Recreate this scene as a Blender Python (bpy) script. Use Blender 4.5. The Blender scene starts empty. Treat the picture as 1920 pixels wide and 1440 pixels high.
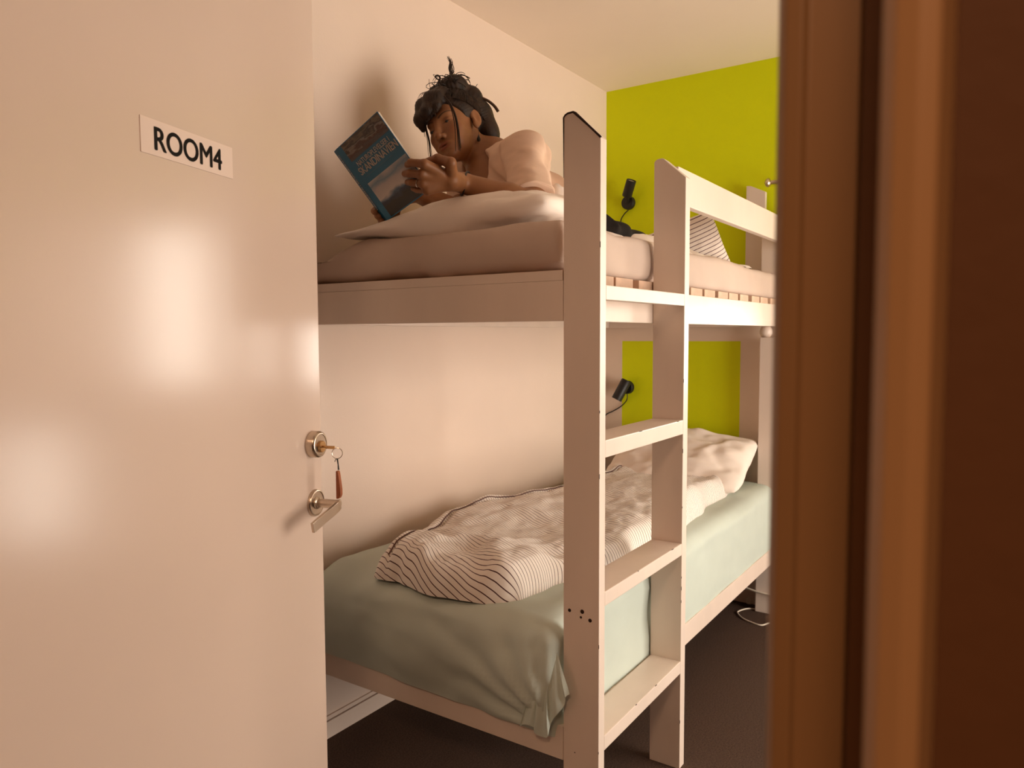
import bpy, bmesh, math
import numpy as np
from mathutils import Matrix, Vector

# ------------------------------------------------------------------ camera
CAM = np.array([0.0, 0.0, 1.25])
FPX = 1402.2                      # focal length in pixels of a 1920x1440 frame
YAW, PITCH, ROLL = (math.radians(v) for v in (34.02, 3.80, -0.24))
_F = np.array([math.cos(YAW), math.sin(YAW), 0.0])
_R = np.array([math.sin(YAW), -math.cos(YAW), 0.0])
_U = np.array([0.0, 0.0, 1.0])
_F2 = _F * math.cos(PITCH) - _U * math.sin(PITCH)
_U2 = _F * math.sin(PITCH) + _U * math.cos(PITCH)
_R3 = _R * math.cos(ROLL) + _U2 * math.sin(ROLL)
_U3 = -_R * math.sin(ROLL) + _U2 * math.cos(ROLL)

scene = bpy.context.scene
col = scene.collection
cd = bpy.data.cameras.new('camera')
cd.sensor_width = 36.0
cd.lens = FPX / 1920 * 36.0
cd.clip_start = 0.01
cd.dof.use_dof = True
cd.dof.focus_distance = 1.9
cd.dof.aperture_fstop = 11.0
cam = bpy.data.objects.new('camera', cd)
m = Matrix.Identity(4)
for i in range(3):
    m[i][0], m[i][1], m[i][2], m[i][3] = _R3[i], _U3[i], -_F2[i], CAM[i]
cam.matrix_world = m
col.objects.link(cam)
scene.camera = cam


def vp(px, py, d):
    """point at depth d (metres along the lens axis) under a survey reading of the photograph"""
    return CAM + (_F2 + _R3 * (px - 960) / FPX + _U3 * (720 - py) / FPX) * d


# ------------------------------------------------------------------ light
world = bpy.data.worlds.new('world')
scene.world = world
world.use_nodes = True
world.node_tree.nodes['Background'].inputs[0].default_value = (0.95, 0.93, 0.88, 1)
world.node_tree.nodes['Background'].inputs[1].default_value = 2.0


def area_light(name, loc, target, sx, sy, power, color, spread=180):
    ld = bpy.data.lights.new(name, 'AREA')
    ld.shape = 'RECTANGLE'
    ld.size, ld.size_y = sx, sy
    ld.energy = power
    ld.color = color
    ld.spread = math.radians(spread)
    o = bpy.data.objects.new(name, ld)
    o.location = loc
    o.rotation_euler = (Vector(target) - Vector(loc)).to_track_quat('-Z', 'Y').to_euler()
    col.objects.link(o)
    return o


# daylight entering through the window beside the head of the bed
area_light('daylight_window', (3.66, -0.24, 1.42), (2.5, -0.24, 1.50), 1.80, 1.05, 88.0, (1.0, 0.89, 0.77))
area_light('added_pane_light', (3.66, -1.06, 0.45), (2.5, -1.06, 0.60), 0.50, 0.66, 12.0, (1.0, 0.89, 0.77))  # added low source, gives the lower highlight on the door
# daylight entering through the larger window in the wall opposite the bed
area_light('daylight_opposite', (2.45, -1.98, 1.03), (2.45, 0.0, 1.14), 1.80, 1.95, 98.0, (1.0, 0.87, 0.74))
# the warm corridor lamp behind the camera
area_light('corridor_lamp_light', (-0.75, -0.15, 2.36), (-0.75, -0.15, 0.0), 0.35, 0.35, 20.0, (1.0, 0.64, 0.40))

scene.view_settings.view_transform = 'Standard'
scene.view_settings.look = 'None'
scene.view_settings.gamma = 1.0
scene.view_settings.use_curve_mapping = False
scene.view_settings.exposure = 0.07

# ------------------------------------------------------------------ helpers


def lin(r, g, b):
    f = lambda c: (c / 255 / 12.92) if c <= 10.3 else (((c / 255) + 0.055) / 1.055) ** 2.4
    return (f(r), f(g), f(b), 1.0)


def mat(name, color, rough=0.6, spec=0.5, metal=0.0, var=0.06, vscale=6.0, bump=0.0, bscale=60.0, coat=0.0, color2=None, stretch=None, coord='Object'):
    """principled paint / cloth / metal with fine procedural mottling and relief"""
    mt = bpy.data.materials.new(name)
    mt.use_nodes = True
    nt = mt.node_tree
    b = nt.nodes['Principled BSDF']
    b.inputs['Roughness'].default_value = rough
    b.inputs['Metallic'].default_value = metal
    b.inputs['Specular IOR Level'].default_value = spec
    b.inputs['Coat Weight'].default_value = coat
    tc = nt.nodes.new('ShaderNodeTexCoord')
    mp = nt.nodes.new('ShaderNodeMapping')
    nt.links.new(tc.outputs[coord], mp.inputs[0])
    if stretch:
        mp.inputs['Scale'].default_value = stretch
    n = nt.nodes.new('ShaderNodeTexNoise')
    n.inputs['Scale'].default_value = vscale
    n.inputs['Detail'].default_value = 5
    nt.links.new(mp.outputs[0], n.inputs[0])
    r = nt.nodes.new('ShaderNodeValToRGB')
    r.color_ramp.elements[0].position = 0.3
    r.color_ramp.elements[1].position = 0.7
    c = color
    lo = tuple(max(0, v * (1 - var)) for v in c[:3]) + (1,)
    hi = color2 if color2 else tuple(min(1, v * (1 + var)) for v in c[:3]) + (1,)
    r.color_ramp.elements[0].color = lo
    r.color_ramp.elements[1].color = hi
    nt.links.new(n.outputs[0], r.inputs[0])
    nt.links.new(r.outputs[0], b.inputs['Base Color'])
    if bump > 0:
        n2 = nt.nodes.new('ShaderNodeTexNoise')
        n2.inputs['Scale'].default_value = bscale
        n2.inputs['Detail'].default_value = 3
        nt.links.new(mp.outputs[0], n2.inputs[0])
        bp = nt.nodes.new('ShaderNodeBump')
        bp.inputs['Strength'].default_value = bump
        bp.inputs['Distance'].default_value = 0.002
        nt.links.new(n2.outputs[0], bp.inputs['Height'])
        nt.links.new(bp.outputs[0], b.inputs['Normal'])
    return mt


def stripe_mat(name, ground, line, pitch, duty=0.17, rough=0.85):
    """woven stripes that follow the cloth's own UV (metres)"""
    mt = mat(name, ground, rough, 0.2, var=0.03, bump=0.25, bscale=400)
    nt = mt.node_tree
    b = nt.nodes['Principled BSDF']
    uv = nt.nodes.new('ShaderNodeUVMap')
    uv.uv_map = 'UVMap'
    sp = nt.nodes.new('ShaderNodeSeparateXYZ')
    nt.links.new(uv.outputs[0], sp.inputs[0])
    d = nt.nodes.new('ShaderNodeMath'); d.operation = 'DIVIDE'; d.inputs[1].default_value = pitch
    nt.links.new(sp.outputs[0], d.inputs[0])
    fr = nt.nodes.new('ShaderNodeMath'); fr.operation = 'FRACT'
    nt.links.new(d.outputs[0], fr.inputs[0])
    lt = nt.nodes.new('ShaderNodeMath'); lt.operation = 'LESS_THAN'; lt.inputs[1].default_value = duty
    nt.links.new(fr.outputs[0], lt.inputs[0])
    mx = nt.nodes.new('ShaderNodeMixRGB')
    nt.links.new(lt.outputs[0], mx.inputs[0])
    old = b.inputs['Base Color'].links[0].from_socket
    nt.links.new(old, mx.inputs[1])
    mx.inputs[2].default_value = line
    nt.links.new(mx.outputs[0], b.inputs['Base Color'])
    return mt


def link(name, me, parent=None, label=None, cat=None, group=None, kind=None):
    o = bpy.data.objects.new(name, me)
    col.objects.link(o)
    if parent:
        o.parent = parent
        # parents sit at their own base; parts are modelled in world metres
        o.matrix_parent_inverse = parent.matrix_world.inverted() if parent.type == 'EMPTY' else Matrix.Identity(4)
    if label: o['label'] = label
    if cat: o['category'] = cat
    if group: o['group'] = group
    if kind: o['kind'] = kind
    return o


def empty(name, loc, label, cat, group=None, kind=None):
    o = bpy.data.objects.new(name, None)
    o.empty_display_size = 0.05
    o.location = loc
    col.objects.link(o)
    o.matrix_world = Matrix.Translation(loc)
    o['label'] = label
    o['category'] = cat
    if group: o['group'] = group
    if kind: o['kind'] = kind
    return o


class MB:
    """collects faces of one mesh"""
    def __init__(self):
        self.v, self.f, self.uv = [], [], None

    def add(self, vs, fs):
        k = len(self.v)
        self.v += [tuple(map(float, p)) for p in vs]
        self.f += [tuple(i + k for i in f) for f in fs]

    def box(self, a, b):
        (x0, y0, z0), (x1, y1, z1) = a, b
        self.add([(x0, y0, z0), (x1, y0, z0), (x1, y1, z0), (x0, y1, z0), (x0, y0, z1), (x1, y0, z1), (x1, y1, z1), (x0, y1, z1)],
                 [(0, 3, 2, 1), (4, 5, 6, 7), (0, 1, 5, 4), (1, 2, 6, 5), (2, 3, 7, 6), (3, 0, 4, 7)])

    def obox(self, c, ax, half):
        """box with its own axes"""
        c = np.array(c, float); ax = np.array(ax, float)
        vs = []
        for sz in (-1, 1):
            for sx, sy in ((-1, -1), (1, -1), (1, 1), (-1, 1)):
                vs.append(c + ax[0] * half[0] * sx + ax[1] * half[1] * sy + ax[2] * half[2] * sz)
        self.add(vs, [(0, 3, 2, 1), (4, 5, 6, 7), (0, 1, 5, 4), (1, 2, 6, 5), (2, 3, 7, 6), (3, 0, 4, 7)])

    def tube(self, pts, rad, seg=8, caps=True):
        pts = [np.array(p, float) for p in pts]
        n = len(pts)
        if np.isscalar(rad): rad = [rad] * n
        t0 = pts[1] - pts[0]
        up = np.array([0, 0, 1.0]) if abs(t0[2]) < 0.9 * np.linalg.norm(t0) else np.array([1.0, 0, 0])
        vs, fs = [], []
        a = None
        for i in range(n):
            t = pts[min(i + 1, n - 1)] - pts[max(i - 1, 0)]
            t = t / (np.linalg.norm(t) + 1e-12)
            if a is None:
                a = np.cross(up, t)
            a = a - t * (a @ t)
            a = a / (np.linalg.norm(a) + 1e-12)
            b = np.cross(t, a)
            for k in range(seg):
                w = 2 * math.pi * k / seg
                vs.append(pts[i] + rad[i] * (a * math.cos(w) + b * math.sin(w)))
        for i in range(n - 1):
            for k in range(seg):
                k2 = (k + 1) % seg
                fs.append((i * seg + k, i * seg + k2, (i + 1) * seg + k2, (i + 1) * seg + k))
        if caps:
            fs.append(tuple(range(seg - 1, -1, -1)))
            fs.append(tuple((n - 1) * seg + k for k in range(seg)))
        self.add(vs, fs)

    def lathe(self, origin, axis, prof, seg=32):
        """profile of (along, radius) spun about axis"""
        o = np.array(origin, float); t = np.array(axis, float); t /= np.linalg.norm(t)
        up = np.array([0, 0, 1.0]) if abs(t[2]) < 0.9 else np.array([1.0, 0, 0])
        a = np.cross(up, t); a /= np.linalg.norm(a); b = np.cross(t, a)
        vs, fs = [], []
        for (h, r) in prof:
            for k in range(seg):
                w = 2 * math.pi * k / seg
                vs.append(o + t * h + r * (a * math.cos(w) + b * math.sin(w)))
        for i in range(len(prof) - 1):
            for k in range(seg):
                k2 = (k + 1) % seg
                fs.append((i * seg + k, i * seg + k2, (i + 1) * seg + k2, (i + 1) * seg + k))
        fs.append(tuple(range(seg - 1, -1, -1)))
        fs.append(tuple((len(prof) - 1) * seg + k for k in range(seg)))
        self.add(vs, fs)

    def prism(self, poly, d0, d1):
        """polygon of 3D points extruded by the vectors d0..d1"""
        n = len(poly)
        p = [np.array(q, float) for q in poly]
        vs = [q + np.array(d0, float) for q in p] + [q + np.array(d1, float) for q in p]
        fs = [tuple(range(n - 1, -1, -1)), tuple(range(n, 2 * n))]
        fs += [(i, (i + 1) % n, n + (i + 1) % n, n + i) for i in range(n)]
        self.add(vs, fs)

    def mesh(self, name, material, bevel=0.0, segs=2, smooth=False):
        me = bpy.data.meshes.new(name)
        me.from_pydata(self.v, [], self.f)
        bm = bmesh.new(); bm.from_mesh(me)
        bmesh.ops.recalc_face_normals(bm, faces=bm.faces)
        if bevel > 0:
            bmesh.ops.bevel(bm, geom=[e for e in bm.edges if e.calc_face_angle(0) > 0.5], offset=bevel, segments=segs, affect='EDGES', profile=0.6, clamp_overlap=True)
        if smooth:
            for f in bm.faces: f.smooth = True
            for e in bm.edges:
                if e.calc_face_angle(0) > 0.75: e.smooth = False
        bm.to_mesh(me); bm.free()
        me.materials.append(material)
        return me

    def build(self, name, material, parent=None, bevel=0.0, smooth=False, segs=2, **kw):
        return link(name, self.mesh(name, material, bevel, segs, smooth), parent, **kw)


def boxpart(name, a, b, material, parent=None, bevel=0.0, **kw):
    mb = MB(); mb.box(a, b)
    return mb.build(name, material, parent, bevel, **kw)


# ---- numpy value noise
_rng = np.random.RandomState(7)
_lat = _rng.rand(64, 64, 64).astype(np.float32)


def vnoise(x, y, z):
    x, y, z = np.broadcast_arrays(np.asarray(x, float), np.asarray(y, float), np.asarray(z, float))
    xi, yi, zi = np.floor(x).astype(int), np.floor(y).astype(int), np.floor(z).astype(int)
    fx, fy, fz = x - xi, y - yi, z - zi
    fx, fy, fz = (t * t * (3 - 2 * t) for t in (fx, fy, fz))
    L = lambda a, b, c: _lat[(xi + a) & 63, (yi + b) & 63, (zi + c) & 63]
    c00 = L(0, 0, 0) * (1 - fx) + L(1, 0, 0) * fx
    c10 = L(0, 1, 0) * (1 - fx) + L(1, 1, 0) * fx
    c01 = L(0, 0, 1) * (1 - fx) + L(1, 0, 1) * fx
    c11 = L(0, 1, 1) * (1 - fx) + L(1, 1, 1) * fx
    return ((c00 * (1 - fy) + c10 * fy) * (1 - fz) + (c01 * (1 - fy) + c11 * fy) * fz) * 2 - 1


def fbm(x, y, z, o=3):
    s, a = 0, 1.0
    for i in range(o):
        s = s + a * vnoise(x * 2 ** i + 11 * i, y * 2 ** i + 5 * i, z * 2 ** i + 3 * i)
        a *= 0.5
    return s


def sstep(a, b, x):
    t = np.clip((x - a) / (b - a), 0, 1)
    return t * t * (3 - 2 * t)


def grid_mesh(name, P, material, closed_u=False, uv=None, smooth=True):
    """quad sheet from an array of points (nu, nv, 3)"""
    nu, nv = P.shape[:2]
    idx = np.arange(nu * nv).reshape(nu, nv)
    a = idx if not closed_u else np.vstack([idx, idx[:1]])
    f = np.stack([a[:-1, :-1], a[1:, :-1], a[1:, 1:], a[:-1, 1:]], -1).reshape(-1, 4)
    me = bpy.data.meshes.new(name)
    me.from_pydata(P.reshape(-1, 3).tolist(), [], f.tolist())
    if smooth:
        me.polygons.foreach_set('use_smooth', [True] * len(me.polygons))
    if uv is not None:
        l = me.uv_layers.new(name='UVMap')
        vi = np.zeros(len(me.loops), int); me.loops.foreach_get('vertex_index', vi)
        l.data.foreach_set('uv', uv.reshape(-1, 2)[vi].ravel().astype(np.float32))
    me.materials.append(material)
    me.update()
    return me


def soft_box(name, lo, hi, r, res, material, disp=None):
    """rounded block with gridded faces and a displacement function(P, N) -> offset"""
    lo, hi = np.array(lo, float), np.array(hi, float)
    c, hf = (lo + hi) / 2, (hi - lo) / 2
    n = [max(4, int(round(2 * h / res))) for h in hf]
    V, Fq, key = [], [], {}

    def axis(k):
        g = np.linspace(-1, 1, n[k] + 1) * hf[k]
        return g
    ax = [axis(k) for k in range(3)]

    def vid(i, j, k):
        q = (i, j, k)
        if q not in key:
            key[q] = len(V)
            V.append((ax[0][i], ax[1][j], ax[2][k]))
        return key[q]
    N = n
    for k, flip in ((0, True), (N[2], False)):
        for i in range(N[0]):
            for j in range(N[1]):
                q = [vid(i, j, k), vid(i + 1, j, k), vid(i + 1, j + 1, k), vid(i, j + 1, k)]
                Fq.append(q[::-1] if flip else q)
    for j, flip in ((0, False), (N[1], True)):
        for i in range(N[0]):
            for k in range(N[2]):
                q = [vid(i, j, k), vid(i + 1, j, k), vid(i + 1, j, k + 1), vid(i, j, k + 1)]
                Fq.append(q[::-1] if flip else q)
    for i, flip in ((0, True), (N[0], False)):
        for j in range(N[1]):
            for k in range(N[2]):
                q = [vid(i, j, k), vid(i, j + 1, k), vid(i, j + 1, k + 1), vid(i, j, k + 1)]
                Fq.append(q[::-1] if flip else q)
    P = np.array(V)
    r3 = np.minimum(np.array([r, r, r]), hf * 0.98)
    inner = np.clip(P, -(hf - r3), hf - r3)
    d = P - inner
    # spread grid rows over the rounding
    L = np.linalg.norm(d / r3, axis=1, keepdims=True)
    Mx = np.max(np.abs(d / r3), axis=1, keepdims=True)
    nd = np.where(L > 1e-9, (d / r3) / np.maximum(L, 1e-9), 0)
    nd = np.where(Mx > 1e-9, nd, 0)
    P2 = inner + nd * Mx * r3
    face_n = np.where(Mx > 0.999, nd, nd)
    P2 = P2 + c
    if disp is not None:
        P2 = disp(P2, face_n)
    me = bpy.data.meshes.new(name)
    me.from_pydata(P2.tolist(), [], Fq)
    me.polygons.foreach_set('use_smooth', [True] * len(me.polygons))
    me.materials.append(material)
    me.update()
    return me


def text_mesh(body, material, bold=0.0):
    cu = bpy.data.curves.new('lettering', 'FONT')
    cu.body = body
    cu.size = 1.0
    cu.offset = bold
    cu.extrude = 0.0
    o = bpy.data.objects.new('lettering', cu)
    col.objects.link(o)
    bpy.context.view_layer.update()
    me = bpy.data.meshes.new_from_object(o.evaluated_get(bpy.context.evaluated_depsgraph_get()))
    bpy.data.objects.remove(o)
    v = np.zeros(len(me.vertices) * 3); me.vertices.foreach_get('co', v)
    v = v.reshape(-1, 3)
    v[:, :2] = (v[:, :2] - v[:, :2].min(0)) / (v[:, :2].max(0) - v[:, :2].min(0))
    me.materials.clear(); me.materials.append(material)
    return me, v


def place_text(body, material, origin, xdir, ydir, width, height, name, parent=None, bold=0.0, lift=None):
    me, v = text_mesh(body, material, 0.0)
    if bold > 0:      # heavier strokes: the outline repeated a hair to each side
        bm = bmesh.new()
        wd = bold * height / width
        vs_ = []
        for dx, dy in ((0, 0), (wd, 0), (-wd, 0), (0, bold * 0.7), (0, -bold * 0.7)):
            bm.from_mesh(me); vs_.append(v + np.array([dx, dy, 0]))
        bm.to_mesh(me); bm.free(); v = np.concatenate(vs_)
    P = np.array(origin) + v[:, :1] * np.array(xdir) * width + v[:, 1:2] * np.array(ydir) * height
    if lift is not None: P = P + np.array(lift)
    me.vertices.foreach_set('co', P.ravel().astype(np.float32))
    me.update(); me.name = name
    return link(name, me, parent)


# ------------------------------------------------------------------ materials
M = {}
M['wall'] = mat('wall_paint', (0.80, 0.645, 0.54, 1), 0.75, 0.25, var=0.02, vscale=3, bump=0.15, bscale=180)
M['ceiling'] = mat('ceiling_paint', (0.92, 0.79, 0.68, 1), 0.85, 0.2, var=0.02, vscale=2, bump=0.1, bscale=140)
M['door'] = mat('door_paint', (0.60, 0.457, 0.372, 1), 0.19, 0.5, var=0.015, vscale=3, bump=0.03, bscale=40)
M['bed'] = mat('bed_paint', (0.77, 0.64, 0.545, 1), 0.38, 0.45, var=0.04, vscale=9, bump=0.12, bscale=70, stretch=(1, 1, 0.25))
M['wear'] = mat('bare_wear', lin(48, 32, 24), 0.7, 0.2)
M['slat'] = mat('slat_wood', (0.62, 0.42, 0.30, 1), 0.7, 0.2, var=0.2, vscale=14, bump=0.2)
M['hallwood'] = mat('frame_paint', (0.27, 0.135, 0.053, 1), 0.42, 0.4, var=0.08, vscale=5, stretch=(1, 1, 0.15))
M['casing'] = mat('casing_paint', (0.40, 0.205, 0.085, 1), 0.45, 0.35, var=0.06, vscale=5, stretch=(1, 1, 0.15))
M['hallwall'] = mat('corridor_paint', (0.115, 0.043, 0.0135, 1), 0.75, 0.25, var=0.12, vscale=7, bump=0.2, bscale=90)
M['sheet'] = mat('mint_sheet', (0.56, 0.62, 0.55, 1), 0.85, 0.2, var=0.03, vscale=8, bump=0.15, bscale=500)
M['cream'] = mat('cream_sheet', (0.58, 0.45, 0.37, 1), 0.85, 0.2, var=0.03, vscale=8, bump=0.15, bscale=500)
M['linen'] = mat('white_linen', (0.91, 0.80, 0.71, 1), 0.85, 0.2, var=0.03, vscale=8, bump=0.15, bscale=500)
M['stripe'] = stripe_mat('striped_cotton', (0.88, 0.80, 0.73, 1), lin(88, 58, 56), 0.0125, 0.15)
M['stripe2'] = stripe_mat('striped_cushion_cotton', (0.80, 0.70, 0.62, 1), lin(88, 56, 62), 0.016, 0.17)
M['metal'] = mat('brushed_steel', (0.62, 0.52, 0.42, 1), 0.28, 0.5, 1.0, var=0.05)
M['brass'] = mat('brass', (0.60, 0.36, 0.16, 1), 0.3, 0.5, 1.0, var=0.1)
M['tag'] = mat('wooden_tag', lin(150, 80, 40), 0.5, 0.4, var=0.25, vscale=60, stretch=(1, 1, 0.2))
M['black'] = mat('black_plastic', (0.017, 0.014, 0.013, 1), 0.45, 0.4, var=0.1)
M['cable'] = mat('white_cable', (0.80, 0.70, 0.58, 1), 0.5, 0.3)
M['ink'] = mat('black_ink', lin(34, 26, 20), 0.6, 0.2)
M['label'] = mat('label_paper', (0.68, 0.53, 0.44, 1), 0.6, 0.2, var=0.01)
M['glass'] = bpy.data.materials.new('window_glass')
M['glass'].use_nodes = True
_nt = M['glass'].node_tree
_nt.nodes.clear()
_o = _nt.nodes.new('ShaderNodeOutputMaterial'); _t = _nt.nodes.new('ShaderNodeBsdfTransparent')
_g = _nt.nodes.new('ShaderNodeBsdfGlossy'); _g.inputs['Roughness'].default_value = 0.02
_x = _nt.nodes.new('ShaderNodeMixShader'); _fr = _nt.nodes.new('ShaderNodeFresnel')
_nt.links.new(_fr.outputs[0], _x.inputs[0]); _nt.links.new(_t.outputs[0], _x.inputs[1])
_nt.links.new(_g.outputs[0], _x.inputs[2]); _nt.links.new(_x.outputs[0], _o.inputs[0])


def sheer(name, color, trans):
    mt = bpy.data.materials.new(name)
    mt.use_nodes = True
    nt = mt.node_tree
    nt.nodes.clear()
    o = nt.nodes.new('ShaderNodeOutputMaterial')
    d = nt.nodes.new('ShaderNodeBsdfDiffuse'); d.inputs[0].default_value = color
    t = nt.nodes.new('ShaderNodeBsdfTranslucent'); t.inputs[0].default_value = color
    n = nt.nodes.new('ShaderNodeTexNoise'); n.inputs['Scale'].default_value = 300
    bp = nt.nodes.new('ShaderNodeBump'); bp.inputs['Strength'].default_value = 0.2
    nt.links.new(n.outputs[0], bp.inputs['Height']); nt.links.new(bp.outputs[0], d.inputs['Normal'])
    x = nt.nodes.new('ShaderNodeMixShader'); x.inputs[0].default_value = trans
    nt.links.new(d.outputs[0], x.inputs[1]); nt.links.new(t.outputs[0], x.inputs[2])
    nt.links.new(x.outputs[0], o.inputs[0])
    return mt


M['curtain'] = sheer('curtain_voile', (0.80, 0.70, 0.60, 1), 0.25)
M['blind'] = sheer('blind_cloth', (0.75, 0.62, 0.50, 1), 0.25)

# carpet: dark brown pile
M['carpet'] = mat('carpet_pile', lin(86, 68, 58), 0.95, 0.1, var=0.35, vscale=220, bump=0.9, bscale=420)

# head wall: white emulsion with lime-green painted fields (flat paint, own edges)
M['wallhead'] = mat('head_wall_paint', (0.80, 0.645, 0.53, 1), 0.75, 0.25, var=0.02, vscale=3, bump=0.15, bscale=180)
_nt = M['wallhead'].node_tree
_b = _nt.nodes['Principled BSDF']
_geo = _nt.nodes.new('ShaderNodeNewGeometry'); _sp = _nt.nodes.new('ShaderNodeSeparateXYZ')
_nt.links.new(_geo.outputs['Position'], _sp.inputs[0])


def _cmp(nt, sock, op, v):
    n = nt.nodes.new('ShaderNodeMath'); n.operation = op; n.inputs[1].default_value = v
    nt.links.new(sock, n.inputs[0]); return n.outputs[0]


def _mul(nt, *ss):
    s = ss[0]
    for t in ss[1:]:
        n = nt.nodes.new('ShaderNodeMath'); n.operation = 'MULTIPLY'
        nt.links.new(s, n.inputs[0]); nt.links.new(t, n.inputs[1]); s = n.outputs[0]
    return s


_up = _cmp(_nt, _sp.outputs[2], 'GREATER_THAN', 1.36)
_rect = _mul(_nt, _cmp(_nt, _sp.outputs[2], 'LESS_THAN', 1.214), _cmp(_nt, _sp.outputs[2], 'GREATER_THAN', 0.52),
             _cmp(_nt, _sp.outputs[1], 'GREATER_THAN', 1.052), _cmp(_nt, _sp.outputs[1], 'LESS_THAN', 1.648))
_or = _nt.nodes.new('ShaderNodeMath'); _or.operation = 'MAXIMUM'
_nt.links.new(_up, _or.inputs[0]); _nt.links.new(_rect, _or.inputs[1])
_mx = _nt.nodes.new('ShaderNodeMixRGB')
_nt.links.new(_or.outputs[0], _mx.inputs[0])
_nt.links.new(_b.inputs['Base Color'].links[0].from_socket, _mx.inputs[1])
_mx.inputs[2].default_value = (0.70, 0.78, 0.002, 1)
_nt.links.new(_mx.outputs[0], _b.inputs['Base Color'])

# ------------------------------------------------------------------ the room
YW, XG, ZC = 1.742, 3.435, 2.455          # left wall, head wall, ceiling
XD0, XD1 = 0.170, 0.262                   # doorway wall, corridor side and room side
YR = -1.75
S = dict(kind='structure')
boxpart('floor', (-1.35, -1.9, -0.08), (3.6, 1.9, 0.0), M['carpet'], label='dark brown short-pile carpet floor', cat='floor', **S)
boxpart('ceiling', (-1.35, -1.9, ZC), (3.6, 1.9, ZC + 0.1), M['ceiling'], label='plain pale ceiling above the bunk bed', cat='ceiling', **S)
boxpart('wall_left', (XD0, YW, 0), (3.6, YW + 0.14, ZC), M['wall'], label='plain pale wall along the bunk bed', cat='wall', **S)
WX0, WX1, WB, WT = 1.56, 3.34, 0.06, 2.00
rw = MB()
rw.box((XD0, YR - 0.14, 0), (WX0, YR, ZC)); rw.box((WX1, YR - 0.14, 0), (3.6, YR, ZC))
rw.box((WX0, YR - 0.14, 0), (WX1, YR, WB)); rw.box((WX0, YR - 0.14, WT), (WX1, YR, ZC))
rw.build('wall_right', M['wall'], label='plain pale wall opposite the bunk bed', cat='wall', **S)
win2 = empty('window_2', ((WX0 + WX1) / 2, YR - 0.08, WB), 'tall white framed window opposite the bunk bed', 'window', kind='structure')
fr = MB()
for x in (WX0, (WX0 + WX1) / 2 - 0.03, WX1 - 0.05): fr.box((x, YR - 0.12, WB), (x + 0.05, YR - 0.06, WT))
for z in (WB, WT - 0.05): fr.box((WX0, YR - 0.119, z), (WX1, YR - 0.061, z + 0.05))
fr.build('window_frame', M['bed'], win2, 0.003)
for a, b in ((WX0 + 0.05, (WX0 + WX1) / 2 - 0.03), ((WX0 + WX1) / 2 + 0.02, WX1 - 0.05)):
    boxpart('pane', (a, YR - 0.092, WB + 0.05), (b, YR - 0.087, WT - 0.05), M['glass'], win2)
boxpart('window_sill', (WX0 - 0.04, YR - 0.06, WB - 0.03), (WX1 + 0.04, YR + 0.06, WB), M['bed'], win2, 0.004)
# head wall with the window opening
WY0, WY1, WZ0, WZ1 = -1.10, 0.64, 0.95, 1.86
hw = MB()
hw.box((XG, WY1, 0), (XG + 0.16, YW, ZC))
hw.box((XG, YR, 0), (XG + 0.16, -1.32, ZC))
hw.box((XG, -1.32, 0.80), (XG + 0.16, WY0, ZC))
hw.box((XG, -1.32, 0), (XG + 0.16, -0.80, 0.10))
hw.box((XG, WY0, 0.80), (XG + 0.16, -0.80, WZ0))
hw.box((XG, -0.80, 0), (XG + 0.16, WY1, WZ0))
hw.box((XG, WY0, WZ1), (XG + 0.16, WY1, ZC))
hw.build('wall_back', M['wallhead'], label='lime green wall at the head of the bunk bed', cat='wall', **S)
win = empty('window_1', (XG + 0.08, (WY0 + WY1) / 2, WZ0), 'white framed window beside the bed head', 'window', kind='structure')
fr = MB()
for y in (WY0, WY1 - 0.05): fr.box((XG + 0.06, y, WZ0), (XG + 0.12, y + 0.05, WZ1))
for z in (WZ0, WZ1 - 0.05): fr.box((XG + 0.06, WY0 + 0.05, z), (XG + 0.12, WY1 - 0.05, z + 0.05))
fr.box((XG + 0.06, 0.16, WZ0 + 0.05), (XG + 0.12, 0.21, WZ1 - 0.05))
fr.box((XG + 0.06, -0.50, WZ0 + 0.05), (XG + 0.12, -0.45, WZ1 - 0.05))
fr.build('window_frame', M['bed'], win, 0.004)
boxpart('window_sill', (XG - 0.10, WY0 - 0.04, WZ0 - 0.03), (XG + 0.06, WY1 + 0.04, WZ0), M['bed'], win, 0.005)
for a, b in ((WY0 + 0.05, -0.50), (-0.45, 0.16), (0.21, WY1 - 0.05)):
    boxpart('pane', (XG + 0.085, a, WZ0 + 0.05), (XG + 0.09, b, WZ1 - 0.05), M['glass'], win)

added_pane = empty('added_low_pane', (XG + 0.08, -1.06, 0.10), 'unseen low pane added for the lower highlight on the door', 'window', kind='structure')  # guessed opening, put in so the door shows its lower highlight
fr = MB()
for y in (-1.32, -0.85): fr.box((XG + 0.06, y, 0.10), (XG + 0.12, y + 0.05, 0.80))
for z in (0.10, 0.75): fr.box((XG + 0.061, -1.27, z), (XG + 0.119, -0.85, z + 0.05))
fr.build('window_frame', M['bed'], added_pane, 0.003)
boxpart('pane', (XG + 0.085, -1.27, 0.15), (XG + 0.09, -0.85, 0.75), M['glass'], added_pane)

# doorway wall (between corridor and room), opening y 0.064 .. 0.95
dw = MB()
dw.box((XD0 + 0.01, 0.985, 0), (XD1, YW + 0.1, ZC))
dw.box((XD0 + 0.01, -1.9, 0), (XD1, 0.0125, ZC))
dw.box((0.246, 0.0125, 0), (XD1 - 0.001, 0.0620, 2.10))
dw.box((XD0 + 0.01, 0.0125, 2.10), (XD1, 0.985, ZC))
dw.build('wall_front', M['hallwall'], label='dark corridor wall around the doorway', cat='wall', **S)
# door frame: stepped jamb and casing, lit by the corridor lamp
tr = empty('trim_1', (0.2, 0.04, 0), 'brown painted door frame with a stepped jamb', 'door frame', kind='structure')


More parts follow.
